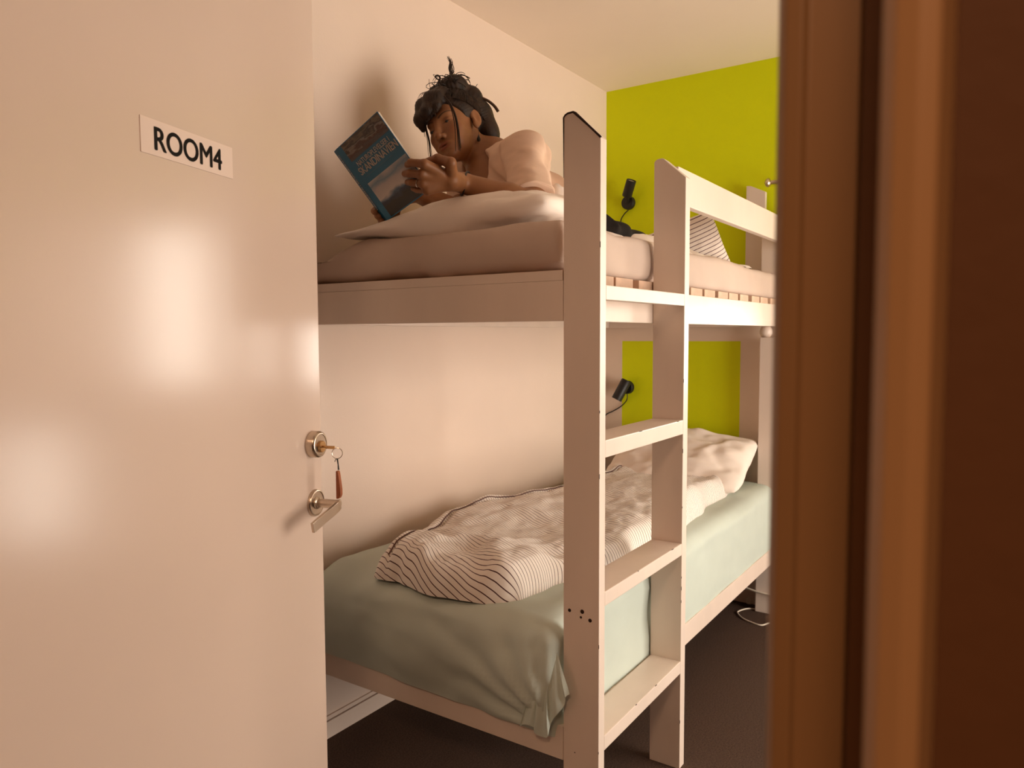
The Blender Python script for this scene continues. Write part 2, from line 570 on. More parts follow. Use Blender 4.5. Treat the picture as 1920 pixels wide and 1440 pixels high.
def jamb(yedge, sgn):
    """profile in plan (x, y measured from the opening edge), full height"""
    j = MB()
    # recessed lining with a rounded nose towards the opening
    prof = [(0.2450, 0.0), (0.2440, 0.0), (0.2415, 0.0012), (0.239, 0.0035), (0.2385, 0.0085), (0.2405, 0.0098), (0.2405, 0.0240), (0.2450, 0.0243), (0.2450, 0.0020)]
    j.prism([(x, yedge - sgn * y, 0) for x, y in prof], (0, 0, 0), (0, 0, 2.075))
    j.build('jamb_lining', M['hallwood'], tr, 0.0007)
    c = MB()
    prof = [(0.225, 0.0390), (0.180, 0.0390), (0.173, 0.0395), (0.1685, 0.0425), (0.167, 0.0470), (0.168, 0.0505), (0.1735, 0.0525), (0.225, 0.0525)]
    c.prism([(x, yedge - sgn * y, 0) for x, y in prof], (0, 0, 0), (0, 0, 2.10))
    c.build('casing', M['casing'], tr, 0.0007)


jamb(0.0645, 1)
jamb(0.945, -1)
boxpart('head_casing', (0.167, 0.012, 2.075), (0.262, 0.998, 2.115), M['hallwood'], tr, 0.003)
# corridor shell
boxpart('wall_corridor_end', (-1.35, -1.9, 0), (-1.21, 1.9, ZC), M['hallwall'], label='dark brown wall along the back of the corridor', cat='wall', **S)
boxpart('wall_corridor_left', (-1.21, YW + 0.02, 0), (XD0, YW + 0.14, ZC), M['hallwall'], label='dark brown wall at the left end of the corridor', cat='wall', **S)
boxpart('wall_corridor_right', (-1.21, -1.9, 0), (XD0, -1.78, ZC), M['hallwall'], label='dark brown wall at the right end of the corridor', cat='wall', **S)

# skirting along the left wall, with the slim cable duct on top of it
bb = MB()
bb.box((XD1, YW - 0.011, 0), (XG, YW, 0.054))
bb.box((XD1, YW - 0.007, 0.0565), (XG, YW, 0.069))
bb.build('baseboard_left', M['wall'], label='low pale skirting board along the wall under the bed', cat='skirting', bevel=0.001, **S)
boxpart('baseboard_back', (XG - 0.012, YR, 0), (XG, YW - 0.012, 0.06), M['wall'], label='low pale skirting board under the green wall', cat='skirting', bevel=0.002, **S)

# ------------------------------------------------------------------ the door leaf
DE = np.array([1.0251, 1.1566, 0.0])                     # free edge of the outer face
_a = math.radians(17.0)
DU = np.array([math.cos(_a), math.sin(_a), 0.0]); DN = np.array([math.sin(_a), -math.cos(_a), 0.0]); DZ = np.array([0, 0, 1.0])


def dp(s, z, off=0.0):
    """point on the door: s from the free edge, z up, off proud of the outer face"""
    return DE - DU * s + DZ * z + DN * off


door = empty('door_1', tuple(dp(0.4, 0.0, -0.02)), 'plain pale door standing open into the room', 'door', kind='structure')
leaf = MB()
leaf.obox(dp(0.395, 1.035, -0.02), (DU, DN, DZ), (0.395, 0.02, 1.025))
leaf.build('door_leaf', M['door'], door, 0.0025)
lk = MB()
lk.lathe(dp(0.033, 1.0355, 0.0), DN, [(0, 0.0262), (0.014, 0.0262), (0.0185, 0.0245), (0.0195, 0.0225), (0.0195, 0.0205), (0.0185, 0.0195)], 40)
lk.build('lock_rosette', M['metal'], door, smooth=True, label='round steel lock rosette')
cy = MB(); cy.lathe(dp(0.033, 1.0315, 0.0155), DN, [(0, 0.0115), (0.0075, 0.0115), (0.0085, 0.0105)], 28)
cy.build('lock_cylinder', M['brass'], door, smooth=True, label='brass lock cylinder')
hr = MB()
hr.lathe(dp(0.029, 0.9175, 0.0), DN, [(0, 0.0268), (0.004, 0.0268), (0.0065, 0.0255), (0.007, 0.0235), (0.0058, 0.0225), (0.0058, 0.012)], 40)
hr.build('handle_rosette', M['metal'], door, smooth=True, label='round steel handle rosette')
hd = MB()
hd.lathe(dp(0.029, 0.9175, 0.004), DN, [(0, 0.0125), (0.004, 0.0125), (0.006, 0.0088), (0.052, 0.0088)], 24)
# flat lever returning towards the hinges, a little below the spindle
lev = [dp(0.022, 0.9160, 0.052), dp(0.036, 0.9148, 0.0555), dp(0.052, 0.9115, 0.0565), dp(0.085, 0.9050, 0.0565), dp(0.126, 0.8950, 0.0560)]
for i in range(len(lev) - 1):
    a, b = lev[i], lev[i + 1]
    d = (b - a); L = np.linalg.norm(d); d = d / L
    w = np.cross(d, DN); w /= np.linalg.norm(w); nn = np.cross(w, d)
    hd.obox((a + b) / 2, (d, w, nn), (L / 2 + 0.0012, 0.0098, 0.0030))
hd.build('handle', M['metal'], door, 0.001, label='flat steel lever handle')
for z in (0.25, 1.05, 1.85):
    h = MB(); h.lathe(dp(0.797, z - 0.05, -0.045), DZ, [(0, 0.008), (0.1, 0.008)], 14)
    h.build('hinge', M['metal'], door, smooth=True)

# sign
sg = empty('room_sign', tuple(dp(0.354, 1.507, 0.001)), 'pale paper sign reading ROOM4 stuck on the door', 'sign')
pl = MB(); pl.obox(dp(0.3537, 1.5325, 0.0006), (DU, DN, DZ), (0.099, 0.0006, 0.0252))
pl.build('sign_paper', M['label'], sg)
place_text('ROOM4', M['ink'], dp(0.4265, 1.5155, 0.0016), DU, DZ, 0.144, 0.0325, 'lettering', sg, bold=0.035)

# key in the lock with its ring and wooden tag
ky = empty('key', tuple(dp(0.033, 1.03, 0.02)), 'brass key in the door lock with a ring and wooden tag', 'key')
k = MB()
K0, K1 = dp(0.033, 1.0315, 0.022), dp(0.033, 1.0300, 0.050)
k.tube([K0, dp(0.033, 1.031, 0.033)], 0.0022, 8)
k.obox(dp(0.033, 1.0305, 0.040), (DN, DZ, DU), (0.010, 0.0030, 0.0012))
k.build('key_blade', M['brass'], ky, 0.0005)
RC = dp(0.033, 1.0195, 0.055)
rg = MB()
rg.tube([RC + 0.0105 * (DN * math.cos(t) * 0.9 + DU * math.cos(t) * 0.35 + DZ * math.sin(t)) for t in np.linspace(0, 2 * math.pi, 41)], 0.0008, 6, False)
rg.build('key_ring', M['metal'], ky, smooth=True, label='thin wire key ring')
TG = dp(0.033, 0.985, 0.0575)
cdm = MB(); cdm.tube([RC - DZ * 0.0105, (RC - DZ * 0.0105) * 0.5 + TG * 0.5 + DN * 0.0005, TG + DZ * 0.002], [0.0016, 0.0012, 0.0018], 6)
cdm.tube([RC - DZ * 0.0105, RC - DZ * 0.0125 - DN * 0.004, RC - DZ * 0.017 - DN * 0.0055], 0.0007, 5)
cdm.build('cord', M['black'], ky)
tg = MB()
prof = [(0.0, 0.0035), (0.004, 0.0048), (0.018, 0.0065), (0.036, 0.0085), (0.047, 0.0085), (0.053, 0.006), (0.055, 0.003)]
pts = []
for h_, w_ in prof: pts.append(TG - DZ * h_ - DN * 0.0042 + (DN * 0.0 if True else 0))
poly = [TG - DZ * h_ + DN * (w_ * 1.15 - 0.0042) for h_, w_ in prof] + [TG - DZ * 0.055 - DN * 0.0042, TG - DN * 0.0042]
tg.prism(poly, -DU * 0.0045, DU * 0.0045)
tg.build('wooden_tag', M['tag'], ky, 0.0014, label='worn brown wooden tag')

# ------------------------------------------------------------------ bunk bed
YB, YP = 0.857, 0.764              # outer face of the side rails, outer face of the ladder
XE, XH = 1.480, 3.420              # foot end, head end
bed = empty('bunk_bed', (2.45, 1.3, 0), 'white painted wooden bunk bed with a plank ladder', 'bunk bed')
BM = M['bed']


def plank(x0, x1, ztop_peak, zlow):
    """ladder upright with the sloping, rounded top"""
    p = MB()
    poly = [(YB, 0.0), (YB, ztop_peak - 0.006), (YB - 0.004, ztop_peak - 0.001), (YB - 0.010, ztop_peak + 0.002), (YB - 0.024, ztop_peak + 0.003), (YB - 0.030, ztop_peak - 0.001), (YP, zlow), (YP, 0.0)]
    p.prism([(x0, y, z) for y, z in poly], (0, 0, 0), (x1 - x0, 0, 0))
    return p.build('ladder_post', BM, bed, 0.0018)


P1 = plank(1.480, 1.509, 1.738, 1.676)
P2 = plank(1.984, 2.018, 1.733, 1.676)
# dark wear along the top edge of the first upright
e = [(YB, 1.60), (YB, 1.680), (YB, 1.732), (YB - 0.004, 1.7372), (YB - 0.010, 1.740), (YB - 0.024, 1.741), (YB - 0.030, 1.737), (YB - 0.062, 1.7065), (YP, 1.676)]
w = MB()
w.tube([(1.4805, y, z) for y, z in e], [0.0006, 0.0015, 0.0022, 0.0024, 0.0024, 0.0026, 0.0034, 0.0024, 0.0026], 6)
w.build('edge_wear', M['wear'], P1, label='dark worn edge at the top of the upright')
for y, z, r in ((0.8405, 0.6105, 0.0042), (0.8072, 0.6140, 0.0050), (0.8105, 0.6000, 0.0030), (0.7868, 0.5975, 0.0045), (0.826, 0.273, 0.0014)):
    s = MB(); s.lathe((1.4800, y, z), (-1, 0, 0), [(-0.002, r), (0.0004, r), (0.0005, r * 0.6)], 12)
    s.build('screw_hole', M['wear'], P1)
rs = np.random.RandomState(3)
for px_, post in ((1.4797, P1), (1.9837, P2)):
    for i in range(7):
        z = rs.uniform(0.1, 1.6); l = rs.uniform(0.003, 0.014)
        c = MB(); c.box((px_, YP - 0.0002, z), (px_ + 0.0008, YP + 0.0010, z + l))
        c.build('paint_chip', M['wear'], post)
# rungs: planks as deep as the uprights
for zt, th in ((1.0100, 0.040), (0.6600, 0.034), (0.3190, 0.036)):
    r_ = MB(); r_.box((1.509, YP, zt - th), (1.984, YB - 0.004, zt))
    ro = r_.build('rung', BM, bed, 0.0022)
    for i in range(2):
        x = rs.uniform(1.53, 1.95); c = MB(); c.box((x, YP - 0.0002, zt - 0.0012), (x + rs.uniform(0.004, 0.016), YP + 0.001, zt + 0.0002))
        c.build('paint_chip', M['wear'], ro)
boxpart('rung', (1.509, YP, 1.3265), (1.984, YP + 0.028, 1.3590), BM, bed, 0.002)
# rails
boxpart('side_rail', (1.5095, YB + 0.001, 1.280), (XH - 0.08, YB + 0.030, 1.372), BM, bed, 0.002)
boxpart('side_rail', (1.5095, YB + 0.001, 0.243), (XH - 0.08, YB + 0.030, 0.312), BM, bed, 0.002)
boxpart('side_rail', (1.53, YW - 0.042, 1.280), (XH - 0.031, YW - 0.013, 1.372), BM, bed, 0.002)
boxpart('side_rail', (1.53, YW - 0.042, 0.243), (XH - 0.031, YW - 0.013, 0.312), BM, bed, 0.002)
boxpart('end_rail', (XE + 0.001, YB + 0.0015, 1.280), (XE + 0.030, YW - 0.013, 1.372), BM, bed, 0.0015)
boxpart('end_rail', (XE + 0.001, YB + 0.0015, 0.243), (XE + 0.030, YW - 0.013, 0.325), BM, bed, 0.0015)
boxpart('end_rail', (XH - 0.03, YB + 0.09, 1.280), (XH, YW - 0.013, 1.372), BM, bed, 0.0015)
boxpart('end_rail', (XH - 0.03, YB + 0.09, 0.243), (XH, YW - 0.013, 0.325), BM, bed, 0.0015)
boxpart('guard_rail', (2.0185, 0.799, 1.615), (3.335, 0.824, 1.716), BM, bed, 0.003)
# head post with the turned knob under the upper rail, wall-side posts
for nm, (x0, x1, y0, y1, z0, z1) in {'a': (XH - 0.08, XH, YB - 0.058, YB + 0.083, 1.2795, 1.76), 'b': (XH - 0.08, XH, YB, YB + 0.083, 0, 1.232)}.items():
    boxpart('head_post', (x0, y0, z0), (x1, y1, z1), BM, bed, 0.004)
kn = MB()
kn.lathe((XH - 0.044, YB + 0.066, 1.232), (0, 0, 1), [(0, 0.016), (0.006, 0.022), (0.016, 0.027), (0.028, 0.028), (0.038, 0.025), (0.047, 0.018)], 24)
kn.build('turned_knob', BM, bed, smooth=True)
# tall headboard plank with the sloping top
hb = MB()
hb.prism([(XH - 0.026, y, z) for y, z in ((YB + 0.084, 1.3725), (YB + 0.168, 1.3725), (YB + 0.168, 1.906), (YB + 0.150, 1.904), (YB + 0.084, 1.872))], (0, 0, 0), (0.024, 0, 0))
hb.build('headboard_plank', BM, bed, 0.002)
# slats of both bunks
sl = MB(); sl.box((0, YB + 0.004, 0), (0.104, YW - 0.016, 0.0235)); slme = sl.mesh('slat', M['slat'], 0.0015)
x = XE + 0.002
i = 0
while x < XH - 0.15:
    for z in (1.3722, 0.3255):
        o = bpy.data.objects.new('slat', slme); col.objects.link(o)
        o.parent = bed; o.matrix_parent_inverse = bed.matrix_world.inverted()
        zz = z if z > 1 else 0.2885
        o.location = (x + (0.004 if i % 3 == 1 else 0), 0, zz)
    x += 0.104 + (0.049, 0.016, 0.038, 0.012, 0.02)[i % 5]
    i += 1
# first slat at the foot, white painted like the rail
boxpart('end_ledge', (XE + 0.0012, YB + 0.003, 1.3723), (XE + 0.0018, YW - 0.014, 1.3950), BM, bed)

# ------------------------------------------------------------------ lower bunk bedding
# mattress in its mint sheet


def lower_disp(P, N):
    P = P.copy()
    x, y, z = P.T
    end = sstep(1.52, 1.47, x)
    # pleats fanning out of the near bottom corner of the foot end
    r = np.hypot(y - 0.86, z - 0.30) + 1e-6
    ph = np.arctan2(z - 0.30, y - 0.86)
    fold = np.sin(ph * 17 + 2.2 * fbm(y * 5, z * 5, 0) + r * 3) * np.exp(-r / 0.34) * sstep(0.015, 0.12, r)
    P[:, 0] -= end * (0.0110 * fold + 0.006 * fbm(y * 6, z * 8, 3))
    P[:, 0] -= end * 0.012 * np.sin(np.clip((z - 0.29) / 0.28, 0, 1) * math.pi)
    # sheet hem over the end rail, slanting to the near corner
    side = sstep(0.93, 0.88, y)
    P[:, 1] += side * 0.005 * np.abs(fbm(x * 3, z * 7, 5))
    top = sstep(0.53, 0.57, z)
    P[:, 2] += top * (0.004 * fbm(x * 4, y * 4, 1) + 0.0025 * np.sin((x * 0.6 + y) * 30 + 3 * fbm(x * 3, y * 3, 4)) * sstep(1.75, 1.5, x))
    P[:, 2] -= sstep(0.93, 0.86, y) * sstep(0.5, 0.57, z) * 0.010
    P[:, 0] += end * 0.022 * sstep(0.42, 0.30, z)
    P[:, 2] -= sstep(1.56, 1.46, x) * sstep(0.44, 0.57, z) * (0.010 + 0.020 * sstep(1.1, 1.6, y))
    return P


mt_lo = empty('mattress', (2.43, 1.3, 0.336), 'lower bunk mattress in a pale mint green fitted sheet', 'mattress')
_me = soft_box('sheet', (1.452, 0.8605, 0.2200), (3.395, YW - 0.046, 0.580), 0.040, 0.0125, M['sheet'], lower_disp)
bm = bmesh.new(); bm.from_mesh(_me)      # trim the sheet along its hem
bmesh.ops.bisect_plane(bm, geom=bm.verts[:] + bm.edges[:] + bm.faces[:], plane_co=(0, 0.9, 0.2935), plane_no=(0, -0.03, 1), clear_inner=True)
bm.to_mesh(_me); bm.free()
link('sheet', _me, mt_lo)
# gathered corner of the sheet, bunched over the upright
nu, nv = 90, 30
P = np.zeros((nu, nv, 3))
for i, a in enumerate(np.linspace(0, 1, nu)):
    for j, t in enumerate(np.linspace(0, 1, nv)):
        ang = a
        base = np.array([1.466, 0.900 - 0.030 * a, 0.52])
        tip = np.array([1.448 + 0.004 * a, 0.960 - 0.140 * a, 0.301 + 0.02 * math.sin(a * 9) + 0.115 * a ** 2.2])
        p = base * (1 - t) + tip * t
        p[0] -= (0.018 * math.sin(math.pi * min(1, a * 1.05)) + 0.0075 * math.sin(a * 34 + t * 1.5) * t) * (0.25 + t * 0.9) * math.sin(math.pi * min(1, 0.18 + t * 0.75))
        p[1] += 0.006 * math.sin(a * 21) * t
        P[i, j] = p
link('sheet_corner', grid_mesh('sheet_corner', P, M['sheet']), mt_lo)


def stadium(n, a0, a1, T, r):
    """rolled cross-section: position along, height fraction, arc length"""
    L = a1 - a0
    arc = math.pi / 2 * r
    s = np.linspace(0, 2 * arc + (L - 2 * r), n)
    pos = np.where(s < arc, a0 + r * (1 - np.cos(s / r)), np.where(s > arc + L - 2 * r, a1 - r * (1 - np.cos((2 * arc + L - 2 * r - s) / r)), a0 + r + (s - arc)))
    hf = np.where(s < arc, np.sin(s / r), np.where(s > arc + L - 2 * r, np.sin(np.clip((2 * arc + L - 2 * r - s) / r, 0, None)), 1.0))
    return pos, hf, s


# striped duvet, loosely rolled out along the bed
nu, nv = 260, 130
pu, hu, su = stadium(nu, 0.0, 1.66, 0.09, 0.055)
pv, hv, sv = stadium(nv, 0.0, 0.60, 0.09, 0.050)
U, V = np.meshgrid(pu / 1.66, pv / 0.60, indexing='ij')
HU, HV = np.meshgrid(hu, hv, indexing='ij')
SU, SV = np.meshgrid(su, sv, indexing='ij')
c00, c01, c10, c11 = (np.array(c) for c in ((1.505, 1.030), (1.505, 1.455), (3.13, 0.975), (3.13, 1.50)))
XY = (c00 * ((1 - U) * (1 - V))[..., None] + c01 * ((1 - U) * V)[..., None] + c10 * (U * (1 - V))[..., None] + c11 * (U * V)[..., None])
X, Y = XY[..., 0].copy(), XY[..., 1].copy()
near = 1 - V
Y -= near ** 2 * (0.085 * np.sin(np.clip(U * 1.25, 0, 1) * math.pi) + 0.022 * np.sin(U * 26 + 1.2) * sstep(0.5, 0.1, U) + 0.018 * fbm(U * 7, 0, 2))
Y += V ** 2 * 0.155 * np.exp(-((U - 0.33) / 0.22) ** 2)
X -= (1 - U) ** 6 * (0.035 * np.sin(V * math.pi) + 0.02 * fbm(V * 4, 1, 7))
H = 0.086 + 0.022 * sstep(0.3, 0.0, U) + 0.020 * fbm(X * 3, Y * 4, 2) - 0.02 * sstep(0.3, 0.0, U) * sstep(0.6, 0, V)
H *= 1 - 0.28 * sstep(0.10, 0.16, U) * sstep(0.30, 0.20, U) * sstep(0.45, 0.0, V)
wr = 0.012 * np.sin(V * 9 - U * 26 + 2.5 * fbm(X * 4, Y * 4, 9)) * sstep(0.34, 0.05, U) + 0.0055 * fbm(X * 8, Y * 16, 6, 3) + 0.0022 * fbm(X * 26, Y * 30, 4, 2)
seam = np.exp(-((V - 0.90) / 0.014) ** 2) + np.exp(-((U - 0.025) / 0.008) ** 2) * 0.5
Z = 0.5735 + HU * HV * (H + wr) - 0.012 * seam * HU * HV
Z = Z - 0.022 * sstep(0.97, 0.88, Y)
P = np.stack([X, Y, Z], -1)
UVm = np.stack([SU + 0.008 * fbm(X * 5, Y * 5, 8) - 0.27 * SV, SV], -1)
dv = empty('duvet', (2.3, 1.25, 0.575), 'crumpled white duvet with thin dark stripes on the lower bunk', 'duvet')
link('duvet_cover', grid_mesh('duvet_cover', P, M['stripe'], uv=UVm), dv)
pp = MB(); pp.tube([P[i, int(nv * 0.875)] + np.array([0, 0, 0.0022]) for i in range(8, nu - 10, 2)], 0.0022, 6)
pp.build('piping', mat('dark_piping', lin(110, 84, 78), 0.8, 0.2), dv, smooth=True)


def pillow_mesh(name, L, Wd, T, material, seed, n=60, wr=0.010, taper=0.0, uvrot=0.0):
    """stuffed cushion in its own frame: x length, y width, z thickness"""
    a = np.linspace(-1, 1, n)
    Uu, Vv = np.meshgrid(a, a, indexing='ij')
    prof = np.clip((1 - np.abs(Uu) ** 2.6), 0, 1) ** 0.55 * np.clip((1 - np.abs(Vv) ** 2.6), 0, 1) ** 0.55
    pinch = 1 - 0.09 * (1 - Vv ** 2) * np.abs(Uu) ** 4
    pinch2 = 1 - 0.10 * (1 - Uu ** 2) * np.abs(Vv) ** 4
    out = []
    for sgn in (1, -1):
        w = wr * fbm(Uu * 2.2 + seed, Vv * 2.2, sgn + seed, 3) + 0.5 * wr * np.sin(6 * Uu * Vv + 5 * fbm(Uu * 1.5, Vv * 1.5, seed))
        z = (sgn * (T / 2) * prof + w * prof ** 0.7 * sgn) * (1 - taper * sstep(-0.1, 0.8, Uu))
        out.append(np.stack([Uu * L / 2 * pinch, Vv * Wd / 2 * pinch2, z], -1))
    top, bot = out
    cr = 1 - 0.13 * (np.abs(Uu) * np.abs(Vv)) ** 3
    for q_ in out: q_[..., 0] *= cr; q_[..., 1] *= cr
    edge = (np.abs(Uu) > 0.999) | (np.abs(Vv) > 0.999)
    bot[edge] = top[edge]
    V3 = np.concatenate([top.reshape(-1, 3), bot.reshape(-1, 3)])
    idx = np.arange(n * n).reshape(n, n)
    f1 = np.stack([idx[:-1, :-1], idx[1:, :-1], idx[1:, 1:], idx[:-1, 1:]], -1).reshape(-1, 4)
    f2 = f1[:, ::-1] + n * n
    me = bpy.data.meshes.new(name)
    me.from_pydata(V3.tolist(), [], np.concatenate([f1, f2]).tolist())
    me.polygons.foreach_set('use_smooth', [True] * len(me.polygons))
    l = me.uv_layers.new(name='UVMap')
    vi = np.zeros(len(me.loops), int); me.loops.foreach_get('vertex_index', vi)
    c, s_ = math.cos(uvrot), math.sin(uvrot)
    uvv = np.stack([V3[:, 0] * c + V3[:, 1] * s_, -V3[:, 0] * s_ + V3[:, 1] * c], -1) + 5.0
    l.data.foreach_set('uv', uvv[vi].ravel().astype(np.float32))
    bm = bmesh.new(); bm.from_mesh(me); bmesh.ops.remove_doubles(bm, verts=bm.verts, dist=1e-5); bm.to_mesh(me); bm.free()
    me.materials.append(material)
    return me


def place(o, loc, ax):
    """put a mesh with its x,y,z axes along ax at loc"""
    mm = Matrix.Identity(4)
    for i in range(3):
        for j in range(3): mm[i][j] = ax[j][i]
        mm[i][3] = loc[i]
    o.data.transform(mm)


def frame(xa, za):
    xa = np.array(xa, float); xa /= np.linalg.norm(xa)
    za = np.array(za, float); za = za - xa * (za @ xa); za /= np.linalg.norm(za)
    return xa, np.cross(za, xa), za


pil = link('pillow', pillow_mesh('pillow', 0.66, 0.46, 0.15, M['linen'], 3, wr=0.016), label='white pillow at the head of the lower bunk', cat='pillow')
place(pil, (3.185, 1.235, 0.690), frame((0.05, -1, -0.02), (-0.42, -0.10, 0.9)))

# ------------------------------------------------------------------ upper bunk bedding


def upper_disp(P, N):
    P = P.copy()
    x, y, z = P.T
    top = sstep(1.455, 1.50, z)
    P[:, 2] += top * 0.006 * fbm(x * 5, y * 5, 2)
    P[:, 2] -= top * 0.060 * sstep(1.50, 1.70, y) * sstep(1.75, 1.52, x)
    side = sstep(0.93, 0.89, y)
    d = x * 0.9 + (z - 1.4) * 1.2
    P[:, 1] -= side * (0.0035 * np.sin(d * 24 + 2 * fbm(x * 3, z * 4, 1)) * sstep(1.5, 1.43, z) + 0.004 * np.sin(np.clip((z - 1.40) / 0.11, 0, 1) * math.pi))
    end = sstep(1.56, 1.51, x)
    P[:, 0] -= end * (0.006 * fbm(y * 6, z * 10, 4) + 0.012 * np.sin(np.clip((z - 1.40) / 0.11, 0, 1) * math.pi))
    low = sstep(1.425, 1.398, z) * end
    P[:, 2] += low * 0.007 * (fbm(y * 9, 0, 5) + 0.3)
    P[:, 2] = np.maximum(P[:, 2], 1.3962)
    return P


link('mattress', soft_box('mattress', (1.500, 0.872, 1.3962), (3.385, YW - 0.014, 1.512), 0.022, 0.010, M['cream'], upper_disp), label='upper bunk mattress in a cream sheet, resting on the slats', cat='mattress')
pil2 = link('pillow', pillow_mesh('pillow', 0.75, 0.41, 0.125, M['linen'], 11, wr=0.011, taper=0.72), label='flattened white pillow under the reading person', cat='pillow')
place(pil2, (1.688, 1.290, 1.556), frame((-0.10, 1, -0.055), (-0.06, 0.0, 1)))
cu = link('cushion', pillow_mesh('cushion', 0.34, 0.40, 0.12, M['stripe2'], 21, wr=0.005, uvrot=0.0), label='striped cushion standing at the head of the upper bunk', cat='cushion')
_xa = _R3 * 0.44 - _U3 * 0.84 + _F2 * 0.30; _xa /= np.linalg.norm(_xa)
_fr = frame(_xa, -_F2 * 0.80 - _R3 * 0.45 + _U3 * 0.12)
if _fr[1] @ _U3 < 0: _fr = (_fr[0], -_fr[1], -_fr[2])
place(cu, vp(1326, 396, 2.98) + _fr[0] * 0.155 - _fr[1] * 0.170, _fr)
# thin duvet thrown back over the legs
HIPY = vp(1105, 440, 2.46)[1]
nu, nv = 120, 80
Xg_, Yg_ = np.meshgrid(np.linspace(1.80, 3.05, nu), np.linspace(0.895, 1.64, nv), indexing='ij')
uu, vv = np.meshgrid(np.linspace(0, 1, nu), np.linspace(0, 1, nv), indexing='ij')
edge = np.clip(np.minimum(np.minimum(uu, 1 - uu) * 14, np.minimum(vv, 1 - vv) * 12), 0, 1) ** 0.5
Zg = 1.508 + edge * (0.018 + 0.008 * fbm(Xg_ * 10, Yg_ * 10, 3) + 0.150 * np.exp(-((Xg_ - 1.865) / 0.075) ** 2 - ((Yg_ - 1.12) / 0.11) ** 2) * (1 + 0.16 * np.sin(Xg_ * 75 + Yg_ * 34)) + 0.070 * np.exp(-((Yg_ - HIPY) / 0.19) ** 4) * sstep(2.16, 2.32, Xg_) * sstep(3.0, 2.6, Xg_))
Pq = np.stack([Xg_ - (1 - uu) ** 4 * 0.02 * np.sin(vv * 30), Yg_ + (1 - vv) ** 6 * 0.012 * np.sin(uu * 70 + 3 * fbm(uu * 6, 0, 1)), Zg], -1)
link('blanket', grid_mesh('blanket', Pq, M['linen']), label='pale quilted blanket rumpled around the person on the upper bunk', cat='blanket')

# ------------------------------------------------------------------ reading lamps


def lamp(base, head_a, head_b, r, cable, label):
    o = empty('reading_lamp', tuple(base), label, 'lamp', 'black reading lamps on the green wall')
    b_ = MB(); b_.lathe((XG, base[1], base[2]), (-1, 0, 0), [(0.0, 0.033), (0.022, 0.033), (0.026, 0.030), (0.0265, 0.012)], 28)
    b_.build('wall_base', M['black'], o, smooth=True)
    a, b = np.array(head_a), np.array(head_b)
    n_ = MB(); n_.tube([(XG - 0.024, base[1], base[2]), (a + b) / 2 * 0.75 + a * 0.25], 0.009, 10)
    n_.build('swivel_arm', M['black'], o, smooth=True)
    h_ = MB(); d = b - a; L = np.linalg.norm(d)
    h_.lathe(a, d, [(0, r * 0.86), (0.004, r), (L, r), (L + 0.0005, r * 0.9), (L - 0.006, r * 0.86), (L - 0.007, 0.004)], 28)
    h_.build('lamp_head', M['black'], o, smooth=True)
    l_ = MB(); l_.lathe(b - d / L * 0.0055, d, [(0, 0.004), (0.0005, r * 0.82), (0.001, 0.004)], 20)
    l_.build('lens', mat('lamp_lens', (0.45, 0.40, 0.36, 1), 0.4), o, label='pale frosted lens')
    c_ = MB(); c_.tube(cable, 0.0026, 6)
    c_.build('cable', M['black'], o, smooth=True)


def onw(px, py, off=0.0):
    d = vp(px, py, 1.0) - CAM
    return CAM + d * ((XG - off - CAM[0]) / d[0])


def curve(pts, n=30):
    P_ = [np.array(q, float) for q in pts]
    P_ = [2 * P_[0] - P_[1]] + P_ + [2 * P_[-1] - P_[-2]]
    out = []
    for i in range(1, len(P_) - 2):
        for t in np.linspace(0, 1, n, endpoint=False):
            a, b, c, d = P_[i - 1:i + 3]
            out.append(0.5 * ((2 * b) + (-a + c) * t + (2 * a - 5 * b + 4 * c - d) * t * t + (-a + 3 * b - 3 * c + d) * t ** 3))
    out.append(P_[-2])
    return out


lamp(onw(1180, 381), onw(1175, 369, 0.055), onw(1184, 338, 0.075), 0.024,
     curve([onw(1178, 394, 0.012), onw(1170, 402, 0.008), onw(1164, 414, 0.006), onw(1166, 430, 0.006), onw(1172, 470, 0.006)], 8),
     'black spot reading lamp on the green wall above the upper bunk')
lamp(onw(1178, 726), onw(1175, 713, 0.055), onw(1156, 749, 0.085), 0.026,
     curve([onw(1176, 738, 0.012), onw(1175, 750, 0.008), onw(1164, 762, 0.006), onw(1149, 771, 0.006), onw(1136, 778, 0.006), onw(1128, 795, 0.006)], 8),
     'black spot reading lamp with a pale lens above the lower bunk')

# ------------------------------------------------------------------ small things by the head of the bed
fl = lambda px, py, z=0.004: (lambda d: CAM + d * ((z - CAM[2]) / d[2]))(vp(px, py, 1.0) - CAM)
cb = MB()
cb.tube(curve([fl(1480, 1142), fl(1437, 1144), fl(1404, 1141), fl(1385, 1146), fl(1384, 1151), fl(1394, 1160), fl(1415, 1169), fl(1428, 1172), fl(1440, 1169), fl(1480, 1158)], 10), 0.0033, 8)
cb.build('power_cable', M['cable'], smooth=True, label='white cable looped on the carpet by the bed leg', cat='cable')
st = MB(); a_, b_ = fl(1398, 1116, 0.05), fl(1438, 1128, 0.05)
st.tube([(3.395, 1.16, 0.112), (3.330, 0.93, 0.095), (3.325, 0.80, 0.088)], 0.0045, 10)
st.build('metal_rod', M['cable'], smooth=True, label='thin pale rod leaning by the foot of the head post', cat='rod')
pg = MB(); pg.lathe(fl(1405, 1131, 0.0), (0, 0, 1), [(0, 0.014), (0.02, 0.014), (0.03, 0.010), (0.034, 0.004)], 14)
pg.build('bottle_cap', M['cable'], smooth=True, label='small white cap lying on the carpet under the bed', cat='cap')
